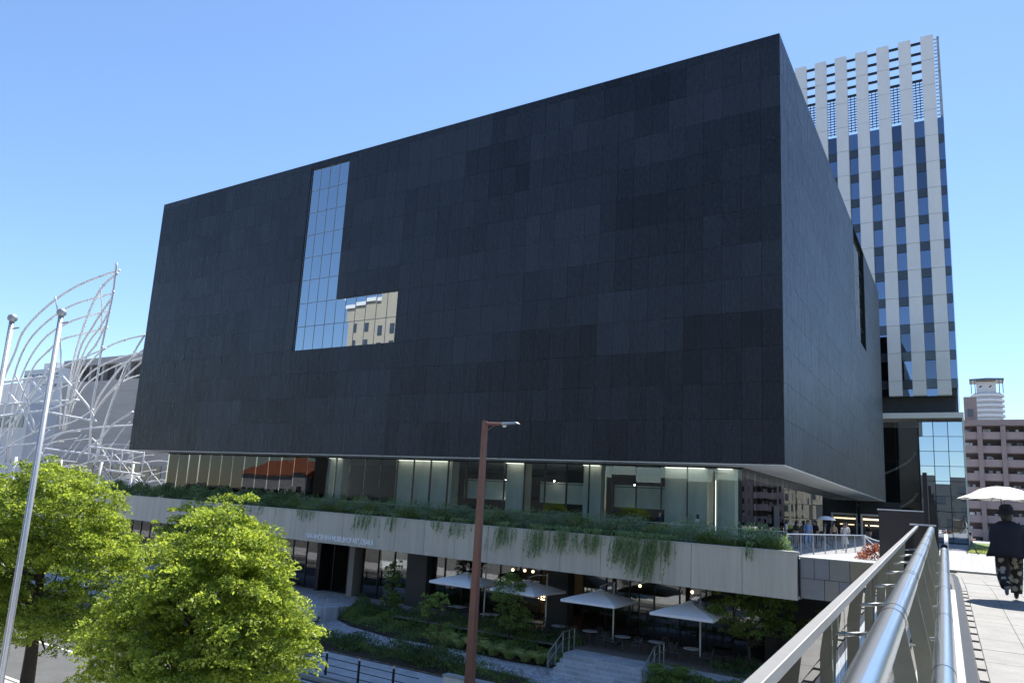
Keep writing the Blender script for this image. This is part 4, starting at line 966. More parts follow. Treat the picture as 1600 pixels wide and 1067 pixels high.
# ---------------------------------------------------------------- terrace planting (band frame: u left from corner, v inwards)
ca, sa = math.cos(-.0554), math.sin(-.0554)
def band(u, v, z): return (1.73 - u * ca - v * sa, -6.61 - u * sa + v * ca, z)
def bandv(u, v, z): return np.stack([1.73 - u * ca - v * sa, -6.61 - u * sa + v * ca, z], 1)
def ft(n, u0=.6, u1=63, v0=.45, v1=2.0): return bandv(nrg.uniform(u0, u1, n), nrg.uniform(v0, v1, n), np.full(n, 5.75))
piv = MB(); piv.add([band(63, .42, 5.74), band(.3, .42, 5.74), band(.3, 2.1, 5.74), band(63, 2.1, 5.74)], [(0, 1, 2, 3)]); piv.build('terrace_bed', 'soil', kind='structure')
bed_leaves('terrace_shrubs', 'dense green shrubs and grasses along the terrace edge', ft, 48000, .1, 1.35, .15, 'vine', .22, .3, clump=1.1)
bed_leaves('terrace_shrubs', 'dark bushes at far left end of the terrace edge', lambda n: ft(n, 34, 62, .5, 2.4), 14000, .5, 1.5, .16, 'leaf_dark', .35, clump=1.4)
bed_leaves('terrace_shrubs', 'tall pale feathery grasses at middle of the terrace edge', lambda n: ft(n, 8, 18, .4, 1.6), 9000, .4, 1.25, .24, 'leaf_grey', .10, .4, clump=1.2)
bed_leaves('terrace_shrubs', 'yellow-green low patches scattered along the terrace edge', lambda n: bandv(nrg.choice([7.2, 11, 16.2, 20.6, 23.4, 27, 30.2, 33.5], n) + nrg.normal(0, .55, n), nrg.uniform(.4, 1.9, n), np.full(n, 5.8)), 9000, .3, 1.0, .13, 'leaf_yellow', .35)
bed_leaves('terrace_shrubs', 'bright green bush at the right end of terrace edge', lambda n: ft(n, .8, 4.8, .5, 1.8), 4500, .2, .75, .12, 'leaf_mid', .35)
nb_ = 9000; uu_ = np.concatenate([nrg.uniform(1, 34, nb_ // 2), nrg.choice([3, 6.5, 8.5, 10, 12, 14.5, 17, 19.5, 22, 25, 28, 31], nb_ // 2) + nrg.normal(0, .5, nb_ // 2)]); vv_ = nrg.uniform(.35, 1.7, nb_)
cs_ = bandv(uu_, vv_, 6.2 + nrg.uniform(0, .75, nb_) * (.55 + .45 * np.sin(uu_ * 1.7))); ds_ = unit(nb_); ds_[:, 1] -= .5; ds_[:, 2] = np.abs(ds_[:, 2]) * .8 + .15
leaves('terrace_sprays', cs_, ds_, nrg.uniform(.25, .6, nb_), nrg.random(nb_), 'leaf_grey', aspect=.07, droop=.35, label='arching pale green grass sprays leaning over the podium edge', cat='planting', kind='stuff')
vc = []; vd = []
for u0, w, ln, cnt_ in ((32, 1.2, .6, 16), (26.5, 1.0, 1.0, 24), (24, .6, .7, 12), (20.2, .5, .5, 8), (18.6, .9, .7, 16), (15.4, .8, 1.1, 26), (13.2, .7, 1.2, 30), (11.6, .8, .9, 28), (9.9, .9, .9, 30), (8.0, .8, 1.35, 44), (6.7, .7, 1.7, 48), (5.8, .4, .9, 16), (2.0, .3, .5, 6), (38, 2, .5, 12), (45, 3, .5, 14)):
    for q in range(cnt_):
        u = nrg.normal(u0, w * .55); L_ = ln * nrg.uniform(.4, 1.4); sway = nrg.normal(.18, .15); z = 5.95
        m_ = int(14 + 26 * L_)
        for s in np.linspace(0, 1, m_):
            hz = 5.98 + .18 * math.sin(min(1, s * 3) * math.pi) - max(0, s - .15) * (L_ + .25)
            uu = u + sway * s * L_ + nrg.normal(0, .02); vv = .35 - .55 * min(1, s * 5) + nrg.normal(0, .03) + (.05)
            vc.append(band(uu, min(vv, -.06) if hz < 5.9 else vv, hz)); vd.append((nrg.normal(0, .5), nrg.normal(0, .4) - .3, -1.0))
vc = np.array(vc); leaves('trailing_vines', vc, np.array(vd), nrg.uniform(.08, .16, len(vc)), nrg.random(len(vc)), 'vine', aspect=.3, label='green vines trailing over the taupe podium band', cat='vines', kind='stuff')
def shrub(name, label, loc, r_, h, n, size, mat, asp=.45):
    root = empty(name, loc, label=label, cat='shrub'); v = unit(n); v[:, 2] = np.abs(v[:, 2]); lump = 1 + .18 * np.sin(v[:, 0] * 9 + v[:, 1] * 7)
    c = np.array(loc) + v * np.array([r_, r_, h]) * (lump * nrg.uniform(.45, 1.0, n) ** .5)[:, None]
    leaves('foliage', c, v + unit(n) * .6, size * nrg.uniform(.6, 1.3, n), nrg.random(n) * .6 + .4 * (np.sin(v[:, 0] * 9 + v[:, 1] * 7) > 0), mat, root, aspect=asp)
    MB().tube([tuple(loc), (loc[0], loc[1], loc[2] + h * .6)], .03, 5).build('stem', 'bark', root)
shrub('round_shrub', 'yellow-green shrub on terrace near the lobby middle', band(15.6, 3.6, 5.58), .75, 1.15, 1500, .10, 'leaf_yellow')
shrub('round_shrub', 'yellow-green shrub on terrace left of the brown lamp post', band(23.0, 3.6, 5.58), .6, 1.2, 1100, .10, 'leaf_yellow')
shrub('round_shrub', 'yellow-green shrub on terrace above the museum lettering', band(30.5, 3.4, 5.58), .8, 1.5, 1500, .11, 'leaf_yellow')
shrub('round_shrub', 'small yellow-green shrub before the right lobby wall', band(10.6, 3.7, 5.58), .55, .95, 1000, .10, 'leaf_yellow')
for k, (u, h, lb) in enumerate(((27.6, 1.6, 'green terrace shrub before the widest concrete wall'), (25.2, 1.3, 'dark low shrub on terrace right of the widest concrete wall'), (18.6, 1.2, 'dark shrub on terrace right of the brown lamp post'), (13.3, 1.25, 'feathery dark shrub before the dark lobby bay'), (8.7, 1.3, 'dark shrub before the rightmost concrete wall'), (6.2, 1.2, 'dark shrub left of the lobby corner'), (35.0, 1.4, 'dark terrace shrub left above the lettering'), (40.5, 1.5, 'dark terrace shrub above the big camphor tree'), (49, 1.6, 'dark terrace shrub near far left lobby corner'))):
    shrub('terrace_shrub', lb, band(u, 3.3, 5.58), .65, h, 900, .13, 'leaf_dark', .3)
shrub('red_shrub', 'red and orange leaved shrub by the stone wall corner', (4.4, -.6, 5.6), .95, .75, 1500, .13, 'leaf_red')
shrub('bright_sprig', 'bright yellow-green sprig catching sun beside bridge parapet', (3.0, -5.6, 2.2), .45, .75, 320, .14, 'leaf_yellow')
# ================================================================ TERRACE RAILING
rl = empty('terrace_railing', label='thin grey bar railing behind the terrace planting', cat='railing')
rb = MB(); ub = np.arange(1.0, 50, .13)
for u in ub: rb.box((-u, 2.35, 6.14), (.012, .012, 1.02))
rb.build('balusters', 'pole_grey', rl, kind='stuff')
MB().bx(-50, -1, 2.31, 2.39, 6.66, 6.70).build('top_rail', 'steel2', rl); MB().bx(-50, -1, 2.33, 2.37, 5.64, 5.67).build('bottom_rail', 'steel2', rl)
for u in np.arange(1, 50, 1.9): piece('post', rl, (-u, 2.35, 6.14), (.045, .06, 1.12), 'pole_grey')
rl.location = (1.73, -6.61, 0); rl.rotation_euler = (0, 0, -.0554)
qr = empty('queue_barrier', (1.2, 4, TZ), label='grey bar barrier in front of the queue on the terrace', cat='railing')
q_ = MB()
for k in range(52): q_.box((.85 + (2.55 - .85) * k / 51, -4.1 + 14.5 * k / 51, TZ + .5), (.014, .014, .95))
q_.build('balusters', 'pole_grey', qr, kind='stuff')
MB().tube([(.85, -4.1, TZ + 1.0), (2.55, 10.4, TZ + 1.0)], .03, 6).build('top_rail', 'steel2', qr)
for k in range(8): piece('post', qr, (.85 + 1.7 * k / 7, -4.1 + 14.5 * k / 7, TZ + .5), (.05, .05, 1.0), 'pole_grey')
rp = empty('rope_barrier', (3.3, 12, TZ), label='white rope barrier with hanging notice by the terrace queue', cat='rope barrier')
for x, y in ((2.6, 10.6), (4.6, 12.2)): MB().tube([(x, y, TZ), (x, y, TZ + 1.05)], .035, 8).build('post', 'white_steel', rp)
for dz, sg_ in ((1.0, .35), (.95, .75)):
    MB().tube([(2.6 + 2 * t, 10.6 + 1.6 * t, TZ + dz - sg_ * 4 * t * (1 - t) * .9) for t in np.linspace(0, 1, 11)], .03, 6).build('rope', 'sign_white', rp)
piece('notice', rp, (3.6, 11.35, TZ + .55), (.55, .03, .55), 'sign_white', rz=.6)

# ================================================================ PEOPLE
M['skin'] = simple('skin', (0.45, 0.27, 0.19), 0.55, var=0.05); M['hair'] = simple('black_hair', (0.012, 0.010, 0.009), 0.4, var=0.3)
for nm_, c_ in (('navy', (.012, .014, .026)), ('lightblue', (.22, .36, .60)), ('whitecloth', (.62, .62, .60)), ('blackcloth', (.014, .014, .016)), ('denim', (.06, .10, .18)), ('greycloth', (.16, .16, .17)), ('tancloth', (.34, .26, .18)), ('tealgreen', (.045, .085, .085)), ('pinkwhite', (.60, .52, .50)), ('totes', (.035, .06, .13))):
    M[nm_] = simple('cloth_' + nm_, c_, 0.85, var=0.12, scale=6)
def floral():
    m, n, l, bs, o = nt('floral_trousers'); t = n.new('ShaderNodeTexCoord'); v = n.new('ShaderNodeTexVoronoi'); v.inputs['Scale'].default_value = 9
    v2 = n.new('ShaderNodeTexNoise'); v2.inputs['Scale'].default_value = 30
    ad = n.new('ShaderNodeMixRGB'); ad.inputs[0].default_value = .06; l.new(t.outputs['Object'], ad.inputs[1]); l.new(v2.outputs['Color'], ad.inputs[2]); l.new(ad.outputs[0], v.inputs['Vector'])
    f = ramp(n, l, v.outputs['Distance'], .36, .42)
    l.new(mixc(n, l, f, (.42, .38, .30), (.014, .013, .015)), bs.inputs['Base Color']); bs.inputs['Roughness'].default_value = .8; return m
M['floral'] = floral()
def skin_mesh(V, E_, root=0, sub=2):
    me = bpy.data.meshes.new('sk'); me.from_pydata([v[0] for v in V], E_, []); o = bpy.data.objects.new('sk', me); COL.objects.link(o)
    md = o.modifiers.new('s', 'SKIN'); md.use_smooth_shade = True
    if not me.skin_vertices: return None
    for i, v in enumerate(V):
        r_ = v[1]; me.skin_vertices[0].data[i].radius = r_ if isinstance(r_, tuple) else (r_, r_); me.skin_vertices[0].data[i].use_root = (i == root)
    sb = o.modifiers.new('u', 'SUBSURF'); sb.levels = sub; sb.render_levels = sub
    bpy.context.view_layer.update()
    out = bpy.data.meshes.new_from_object(o.evaluated_get(bpy.context.evaluated_depsgraph_get())); bpy.data.objects.remove(o); return out
def person(label, loc, rz, h=1.62, top='blackcloth', bottom='denim', shoe='blackcloth', pose='stand', hairm='hair', skirt=None, detail=1, group=None, jacket=None, name='person', armup=None):
    s = h / 1.70; root = empty(name, label=label, cat='person', group=group)
    LK = [(.09, 0, .92), (.10, .02, .50), (.10, -.03, .09), (.10, .11, .035)]; RK = [(-.09, 0, .92), (-.10, .02, .50), (-.10, -.03, .09), (-.10, .11, .035)]
    if pose == 'walk':
        LK = [(.09, 0, .92), (.10, .20, .53), (.09, .22, .09), (.09, .37, .05)]; RK = [(-.09, 0, .92), (-.10, -.02, .50), (-.09, -.40, .27), (-.09, -.42, .12)]
    if pose == 'stride':
        LK = [(.09, 0, .90), (.10, .20, .52), (.10, .34, .10), (.10, .47, .05)]; RK = [(-.09, 0, .90), (-.10, -.08, .50), (-.10, -.36, .13), (-.10, -.27, .04)]
    LA = [(.175, 0, 1.385), (.22, -.03, 1.12), (.20, .07, .89), (.195, .10, .81)]; RA = [(-.175, 0, 1.385), (-.22, -.03, 1.12), (-.20, .07, .89), (-.195, .10, .81)]
    if armup in ('front', 'both'): RA = [(-.175, 0, 1.385), (-.22, .02, 1.13), (-.10, .24, 1.20), (-.07, .31, 1.23)]
    if armup == 'both': LA = [(.175, 0, 1.385), (.23, .0, 1.13), (.10, .24, 1.16), (.06, .30, 1.18)]
    V = [((0, 0, .96), (.15, .11)), ((0, 0, 1.10), (.135, .10)), ((0, .0, 1.27), (.165, .115)), ((0, -.01, 1.41), (.11, .085)), ((0, .0, 1.49), .052), ((0, .015, 1.56), (.072, .085)), ((0, .01, 1.65), (.075, .09))]
    E_ = [(0, 1), (1, 2), (2, 3), (3, 4), (4, 5), (5, 6)]; mt = ['b', 't', 't', 's', 's', 's']
    for A_ in (LA, RA):
        b = len(V); V += [(A_[0], .062), (A_[1], .046), (A_[2], .032), (A_[3], (.036, .022))]; E_ += [(3, b), (b, b + 1), (b + 1, b + 2), (b + 2, b + 3)]; mt += ['t', 't', 't' if detail > 1 else 's', 's']
        if detail > 1:
            hx = Vector(A_[3]); dr_ = (Vector(A_[3]) - Vector(A_[2])).normalized(); sd_ = dr_.cross(Vector((0, 0, 1))).normalized()
            for q, ln in enumerate((.062, .075, .07, .055)):
                f0 = hx + sd_ * (q - 1.5) * .017; c0 = len(V)
                V += [(tuple(f0 + dr_ * .02), .009), (tuple(f0 + dr_ * ln + Vector((0, 0, -.012))), .008), (tuple(f0 + dr_ * ln * .95 + Vector((0, 0, -.035))), .007)]; E_ += [(b + 3, c0), (c0, c0 + 1), (c0 + 1, c0 + 2)]; mt += ['s'] * 3
            c0 = len(V); f0 = hx - dr_ * .02 + sd_ * .03; V += [(tuple(f0), .010), (tuple(f0 + sd_ * .02 + dr_ * .035), .008)]; E_ += [(b + 3, c0), (c0, c0 + 1)]; mt += ['s'] * 2
    for A_ in (LK, RK):
        b = len(V); V += [(A_[0], .092), (A_[1], .064), (A_[2], .042), (A_[3], (.042, .03))]; E_ += [(0, b), (b, b + 1), (b + 1, b + 2), (b + 2, b + 3)]; mt += ['b', 'b', 'b', 'f']
    me = skin_mesh(V, E_, 0, 2 if detail > 1 else 1)
    if me is None: return root
    names = {'b': bottom, 't': top, 's': 'skin', 'f': shoe}; keys = list(names); me.materials.clear()
    for k_ in keys: me.materials.append(M[names[k_]])
    A0 = np.array([V[e[0]][0] for e in E_]); A1 = np.array([V[e[1]][0] for e in E_]); dv = A1 - A0; dl = (dv ** 2).sum(1)
    cc = np.array([p_.center[:] for p_ in me.polygons])
    t = np.clip(((cc[:, None] - A0) * dv).sum(2) / dl, 0, 1); ds = np.linalg.norm(cc[:, None] - (A0 + t[..., None] * dv), axis=2); near = ds.argmin(1)
    me.polygons.foreach_set('material_index', [keys.index(mt[i]) for i in near]); me.polygons.foreach_set('use_smooth', [True] * len(me.polygons))
    bd = bpy.data.objects.new('body', me); reg(bd, root)
    hb = MB().lathe([(.001, 1.745), (.05, 1.735), (.085, 1.70), (.102, 1.64), (.10, 1.56), (.085, 1.50), (.07, 1.47)], 14, (0, -.022, 0))
    hb.v = [(x, y * 1.08 if y < .05 else y * .55, z) for x, y, z in hb.v]; hb.build('hair', hairm, root, smooth=True)
    if detail > 1 or True:
        fc = MB(); fc.box((0, .105, 1.575), (.022, .035, .04)); fc.build('nose', 'skin', root)
        for sx in (-.03, .03): MB().lathe([(.001, .008), (.011, 0), (.001, -.008)], 6, (sx, .094, 1.605)).build('eye', 'hair', root)
    if skirt:
        sk_ = MB().lathe([(.15, 1.12), (.17, 1.0), (.23, .62), (.27, .40), (.255, .405), (.15, .98)], 16); sk_.v = [(x, y * .75, z) for x, y, z in sk_.v]; sk_.build('skirt', skirt, root, smooth=True)
    if jacket:
        jk = MB().lathe([(.085, 1.475), (.14, 1.43), (.205, 1.37), (.215, 1.25), (.21, 1.10), (.235, .95), (.275, .80), (.265, .80), (.20, 1.10), (.12, 1.40)], 22)
        jk.v = [(x * 1.32, y * .78 + .0, z + .012 * math.sin(7 * math.atan2(y, x)) * (z < .9)) for x, y, z in jk.v]; jk.build('jacket', jacket, root, smooth=True)
        for sx, A_ in ((1, LA), (-1, RA)):
            MB().tube(smooth([A_[0], A_[1], tuple(Vector(A_[2]) * .85 + Vector(A_[1]) * .15)], 4), [.085, .088, .086, .084, .08, .074, .07, .066, .066], 12).build('sleeve', jacket, root, smooth=True)
    root.location = loc; root.rotation_euler = (0, 0, rz); root.scale = (s, s, s); return root
def parasol_small(label, base_loc, rz, rad=.56, h0=1.12, hs=.95, mat='canvas', cat='parasol'):
    pr = empty('sun_parasol', label=label, cat=cat); n = 8; prof = [(.001, hs), (.16, hs - .012), (.32, hs - .06), (.46, hs - .145), (rad, hs - .25)]
    cv = MB(); vs = []; N = 32
    for r_, z in prof:
        for k in range(N): a = 2 * math.pi * k / N; sc = 1 - .035 * (r_ / rad) * (1 - abs(math.cos(4 * a))) ; vs.append((r_ * sc * math.cos(a), r_ * sc * math.sin(a), z + .03 * (r_ / rad) ** 2 * (1 - abs(math.cos(4 * a)))))
    fs = [(i * N + k, i * N + (k + 1) % N, (i + 1) * N + (k + 1) % N, (i + 1) * N + k) for i in range(4) for k in range(N)]
    cv.add(vs, fs); cv.build('canopy', mat, pr, smooth=True)
    MB().tube([(0, 0, 0), (0, 0, hs + .06)], .007, 8).build('shaft', 'darkmetal', pr); MB().tube([(0, 0, -.1), (0, 0, .02)], .013, 8).build('handle', 'blackcloth', pr)
    for k in range(8):
        a = 2 * math.pi * k / 8; MB().tube([(.01 * math.cos(a), .01 * math.sin(a), hs - .03), (.32 * math.cos(a), .32 * math.sin(a), hs - .075), (rad * math.cos(a), rad * math.sin(a), hs - .255)], .004, 4).build('rib', 'darkmetal', pr)
    pr.location = base_loc; pr.rotation_euler = (0, 0, rz); return pr
M['parasol_silver'] = simple('silver_parasol_cloth', (0.72, 0.73, 0.72), 0.5, 0.25, var=0.04, scale=5)
lp = bridge_pt(.93, 16.3)
lady = person('person in dark loose jacket and floral trousers walking away under a parasol', tuple(lp), BRZ, 1.58, top='navy', bottom='floral', shoe='greycloth', pose='walk', jacket='navy', detail=2, armup='front')
ht = MB().lathe([(.001, 1.80), (.07, 1.795), (.112, 1.74), (.118, 1.66), (.20, 1.615), (.202, 1.605), (.115, 1.64), (.10, 1.6)], 20, (0, -.01, 0)); o_ = ht.build('hat', 'navy', None, smooth=True); o_.parent = lady
for hp_, kn_, an_ in (((.10, 0, .90), (.11, .19, .53), (.095, .22, .14)), ((-.10, 0, .90), (-.11, -.02, .50), (-.095, -.36, .29))):
    MB().tube(smooth([hp_, kn_, an_], 4), [.125, .122, .118, .114, .11, .106, .10, .096, .09], 12).build('trouser_leg', 'floral', None, smooth=True).parent = lady
bg = MB(); bg.add([(.24, -.14, .98), (.24, .16, .98), (.27, .20, .62), (.27, -.18, .62), (.33, -.14, .98), (.33, .16, .98), (.38, .19, .62), (.38, -.17, .62)], [(0, 1, 2, 3), (4, 7, 6, 5), (0, 4, 5, 1), (1, 5, 6, 2), (2, 6, 7, 3), (3, 7, 4, 0)])
bg = bg.build('tote_bag', 'totes', None); tag(bg, 'blue tote bag on the shoulder of the parasol walker', 'bag'); bg.location = lp; bg.rotation_euler = (0, 0, BRZ); bg.scale = (.93,) * 3
MB().tube(smooth([(.285, -.1, .97), (.21, -.06, 1.30), (.19, .0, 1.46), (.21, .07, 1.30), (.285, .12, .97)], 4), .013, 6).build('strap', 'totes', None).parent = bg
pp = lp + Matrix.Rotation(BRZ, 3, 'Z') @ Vector((-.05, .27, 1.13))
parasol_small('silver white parasol held by the walker on the footbridge', tuple(pp), .2, .68, hs=.86, mat='parasol_silver')
person('person in white top and wide dark trousers crossing beyond the bridge', (8.16, 24.1, TZ), R(-90), 1.58, top='pinkwhite', bottom='tealgreen', pose='stride', detail=1, armup='both')
qp = [(-.04, 6.8, 180, 1.70, 'lightblue', 'lightblue', None, 'person in light blue shirt and trousers in terrace queue'),
      (-.75, 7.0, 60, 1.62, 'blackcloth', 'tancloth', None, 'person in black top beside the one in light blue'),
      (.10, 8.6, 140, 1.68, 'blackcloth', 'blackcloth', None, 'person all in black right behind the one in light blue'),
      (.35, 10.2, 100, 1.60, 'greycloth', 'blackcloth', None, 'person in grey top under the white parasol in queue'),
      (.55, 12.8, 200, 1.64, 'tancloth', 'blackcloth', None, 'person in tan top and black trousers mid queue'),
      (1.39, 11.1, 170, 1.62, 'whitecloth', 'whitecloth', 'whitecloth', 'person in long white dress near rope barrier'),
      (.95, 15.5, 190, 1.66, 'whitecloth', 'blackcloth', None, 'person in white shirt and black trousers behind the dress'),
      (.3, 21, 150, 1.66, 'blackcloth', 'blackcloth', None, 'dark dressed person at back of the queue'),
      (-1.9, 10.0, 90, 1.62, 'whitecloth', 'blackcloth', None, 'person in white top by lobby door'),
      (-1.5, 14.0, 20, 1.60, 'greycloth', 'denim', None, 'person in grey and denim close to the side glass'),
      (.9, 30, 160, 1.68, 'blackcloth', 'greycloth', None, 'dark figure before the lit doorway, left'), (1.5, 34, 220, 1.66, 'blackcloth', 'denim', None, 'dark figure before the lit doorway, right'),
      (-4.6, -.2, 120, 1.62, 'whitecloth', 'denim', None, 'person in white leaning by terrace tables left of corner'), (-6.6, -.6, 200, 1.66, 'navy', 'greycloth', None, 'person in navy at terrace tables')]
for k, (x, y, a, h, tp_, bt_, sk_, lb) in enumerate(qp): person(lb, (x, y, TZ), R(a), h, tp_, bt_, 'blackcloth', 'stand' if k % 3 else 'walk', skirt=sk_, group='people queueing on the terrace')
parasol_small('small white parasol raised in the terrace queue', (.45, 10.4, TZ + 1.1), 0, .55)
for k, (x, y, a, tp_, lb) in enumerate(((-10.8, 1.6, 180, 'tealgreen', 'person in green top standing behind cafe glass'), (-8.3, 1.4, 160, 'pinkwhite', 'person in pale top behind cafe glass'), (-6.4, 1.5, 200, 'whitecloth', 'person in white shirt behind cafe glass, right'), (-14.6, 1.5, 170, 'greycloth', 'person in grey near glowing script sign'))):
    person(lb, (x, y, .02), R(a), 1.65, tp_, 'blackcloth', 'blackcloth', 'stand', group='people inside the cafe')

# ================================================================ CAFE FURNITURE
def cafe_parasol(label, c):
    r_ = empty('cafe_parasol', label=label, cat='parasol', group='white cafe parasols'); hx, hy, z0, z1 = 1.5, 1.65, 2.45, 2.92
    cv = MB(); N = 8
    def edge(x, y, f): return (x * f, y * f, z0 + (z1 - z0) * (1 - f) ** .85)
    rings = []
    per_ = [(-hx, -hy), (0, -hy * .985), (hx, -hy), (hx * .985, 0), (hx, hy), (0, hy * .985), (-hx, hy), (-hx * .985, 0)]
    for f in (1.0, .66, .33, .09): rings.append([edge(x, y, f) for x, y in per_])
    vs = [v for rg_ in rings for v in rg_] + [(x, y, z0 - .13) for x, y in per_]
    fs = [(i * 8 + k, i * 8 + (k + 1) % 8, (i + 1) * 8 + (k + 1) % 8, (i + 1) * 8 + k) for i in range(3) for k in range(8)] + [tuple(24 + k for k in range(8))] + [(k, 32 + k, 32 + (k + 1) % 8, (k + 1) % 8) for k in range(8)]
    cv.add(vs, fs).build('canopy', 'canvas', r_)
    vt = MB().add([(-.22, -.22, 2.93), (.22, -.22, 2.93), (.22, .22, 2.93), (-.22, .22, 2.93), (0, 0, 3.03)], [(0, 1, 4), (1, 2, 4), (2, 3, 4), (3, 0, 4), (0, 3, 2, 1)]); vt.build('vent_cap', 'canvas', r_)
    MB().tube([(0.0, 1.95, 0), (0.0, 1.95, 3.25)], .045, 10).build('mast', 'white_steel', r_)
    MB().tube([(0, 1.95, 3.15), (0, .9, 3.22), (0, 0, 3.12)], .03, 8).build('arm', 'white_steel', r_)
    for x, y in per_[::2]: MB().tube([(0, 0, 2.95), (x * .97, y * .97, z0 - .02)], .012, 4).build('rib', 'white_steel', r_)
    bs = MB().box((0, 1.95, .06), (.8, .8, .1)); bs.build('base_plate', 'furniture', r_)
    r_.location = c; r_.rotation_euler = (0, 0, rnd.uniform(-.09, .09)); return r_
for c, lb in (((-17.1, -4.2, .018), 'white square parasol left of the brown lamp post'), ((-13.0, -4.0, .018), 'white square parasol second from left, above bushy sapling'), ((-8.5, -4.25, .018), 'white square parasol third from left behind stair rails'), ((-3.6, -4.5, .018), 'white square parasol beside the maple')): cafe_parasol(lb, c)
def cafe_table(sq=False):
    t = empty('cafe_table', cat='table', label='x'); 
    if sq: MB().box((0, 0, .725), (1.0, .8, .03)).build('tabletop', 'tabletop', t)
    else: MB().lathe([(.001, .745), (.42, .745), (.43, .73), (.42, .715), (.001, .715)], 8).build('tabletop', 'tabletop', t)
    MB().tube([(0, 0, .05), (0, 0, .715)], .03, 8).build('column', 'furniture', t)
    for k in range(4): a = k * math.pi / 2 + .4; MB().tube([(0, 0, .25), (.16 * math.cos(a), .16 * math.sin(a), .12), (.34 * math.cos(a), .34 * math.sin(a), .01)], .016, 6).build('foot', 'furniture', t)
    return t
def cafe_chair():
    t = empty('cafe_chair', cat='chair', label='x')
    MB().box((0, 0, .45), (.44, .44, .04)).build('seat', 'furniture', t)
    b = MB(); b.tube(smooth([(-.22, -.2, .45), (-.22, -.26, .70), (-.15, -.29, .84), (.15, -.29, .84), (.22, -.26, .70), (.22, -.2, .45)], 4), .018, 6); b.build('backrest', 'furniture', t)
    for x in (-.1, 0, .1): MB().tube([(x, -.21, .46), (x, -.285, .83)], .009, 5).build('back_bar', 'furniture', t)
    for x in (-.2, .2):
        for y in (-.2, .2): MB().tube([(x, y, .44), (x * 1.1, y * 1.15, 0)], .014, 6).build('leg', 'furniture', t)
        MB().tube([(x * 1.12, -.24, .64), (x * 1.15, .1, .66), (x * 1.1, .2, .45)], .014, 6).build('armrest', 'furniture', t)
    return t
tabs = [(-18.6, -2.7, 1), (-15.7, -3.6, 1), (-12.75, -3.65, 1), (-11.1, -3.8, 0), (-9.2, -3.85, 0), (-7.3, -3.95, 0), (-5.5, -3.9, 0), (-3.6, -4.2, 0)]
tdesc = ['pale rectangular cafe table left of the brown lamp post', 'pale rectangular cafe table just right of the brown lamp post', 'pale rectangular cafe table behind the bushy sapling', 'round cafe table left of the left stair glass',
         'round cafe table just right of the left stair glass', 'round cafe table between the two stair rails', 'round cafe table directly behind the right stair rail', 'round cafe table under the parasol beside the maple']
tr_, tq_ = cafe_table(False), cafe_table(True); ch0 = cafe_chair(); first = {0: True, 1: True, 'c': True}
for k, (x, y, sq) in enumerate(tabs):
    src = tq_ if sq else tr_
    if first[sq]: first[sq] = False; o = src; o.location = (x, y, .018)
    else: o = dup(src, (x, y, .018))
    o.rotation_euler = (0, 0, .2 * k); o['label'] = tdesc[k]; o['group'] = 'cafe tables on the patio'
    for q, (dx, dy, a, wd_) in enumerate(((-.78, .05, R(-90), 'left'), (.78, -.05, R(90), 'right'), (.05, .72, R(180), 'back'))):
        if q == 2 and k % 2: continue
        lb = 'dark chair %s of %s' % (wd_, tdesc[k].replace('pale ', '').replace('directly ', '').replace('cafe ', ''))
        if first['c']: first['c'] = False; c = ch0; c.location = (x + dx, y + dy, .018)
        else: c = dup(ch0, (x + dx, y + dy, .018))
        c.rotation_euler = (0, 0, a + rnd.uniform(-.4, .4)); c['label'] = lb; c['group'] = 'dark cafe chairs'
# terrace tables
for k, u in enumerate((19.5, 16.5, 12.4, 9.0, 21.6)):
    p_ = band(u, 4.6, TZ); o = dup(tq_, p_, .1 * k, ['pale terrace table right of brown lamp post top', 'pale terrace table before the slim left concrete column', 'pale terrace table before the slim right concrete column', 'pale terrace table before the rightmost concrete wall', 'pale terrace table behind the brown lamp post'][k], 'terrace tables behind the railing')

# ================================================================ GARDEN STEPS AND RAILS
st = empty('garden_steps', (-6.9, -6.9, -.8), label='wide grey garden steps between two glass handrails', cat='steps')
for k in range(5): piece('step', st, (-6.85, -6.72 - .34 * k - .17, -.15 * (k + 1) / 1 - .03 + .0), (4.6, .335, .30), 'plaza'); piece('nosing', st, (-6.85, -6.72 - .34 * k - .31, -.15 * (k + 1) + .1245), (4.58, .04, .008), 'concrete')
s2 = empty('entrance_steps', (-31, -7.0, -.8), label='low grey steps at left leading to museum entrance', cat='steps')
for k in range(3): piece('step', s2, (-31.5, -6.82 - .36 * k - .18, -.2 * (k + 1) - .05), (11, .355, .36), 'plaza')
def stair_rail(name, label, x):
    r_ = empty(name, (x, -7.3, -.8), label=label, cat='handrail')
    P_ = [(x, -8.45, -.75), (x, -8.45, .22), (x, -6.9, 1.02), (x, -5.6, 1.05), (x, -5.6, .0)]
    MB().tube(P_[1:4], .03, 8).build('top_rail', 'steel2', r_); MB().tube([(x + .06, -8.7, -.25), (x + .06, -8.4, -.1), (x + .06, -6.9, .68), (x + .06, -5.6, .70)], .022, 8).build('hand_rail', 'steel2', r_)
    for y, z0, z1 in ((-8.45, -.78, .22), (-7.65, -.45, .64), (-6.9, 0, 1.02), (-6.2, 0, 1.04), (-5.6, 0, 1.05)): MB().bx(x - .025, x + .025, y - .03, y + .03, z0, z1).build('post', 'steel2', r_)
    MB().add([(x, -8.4, -.6), (x, -6.95, .1), (x, -6.95, .98), (x, -8.4, .2)], [(0, 1, 2, 3)]).build('glass_panel', 'glass_rail', r_); MB().add([(x, -6.85, .1), (x, -5.65, .1), (x, -5.65, 1.0), (x, -6.85, .98)], [(0, 1, 2, 3)]).build('glass_panel', 'glass_rail', r_)
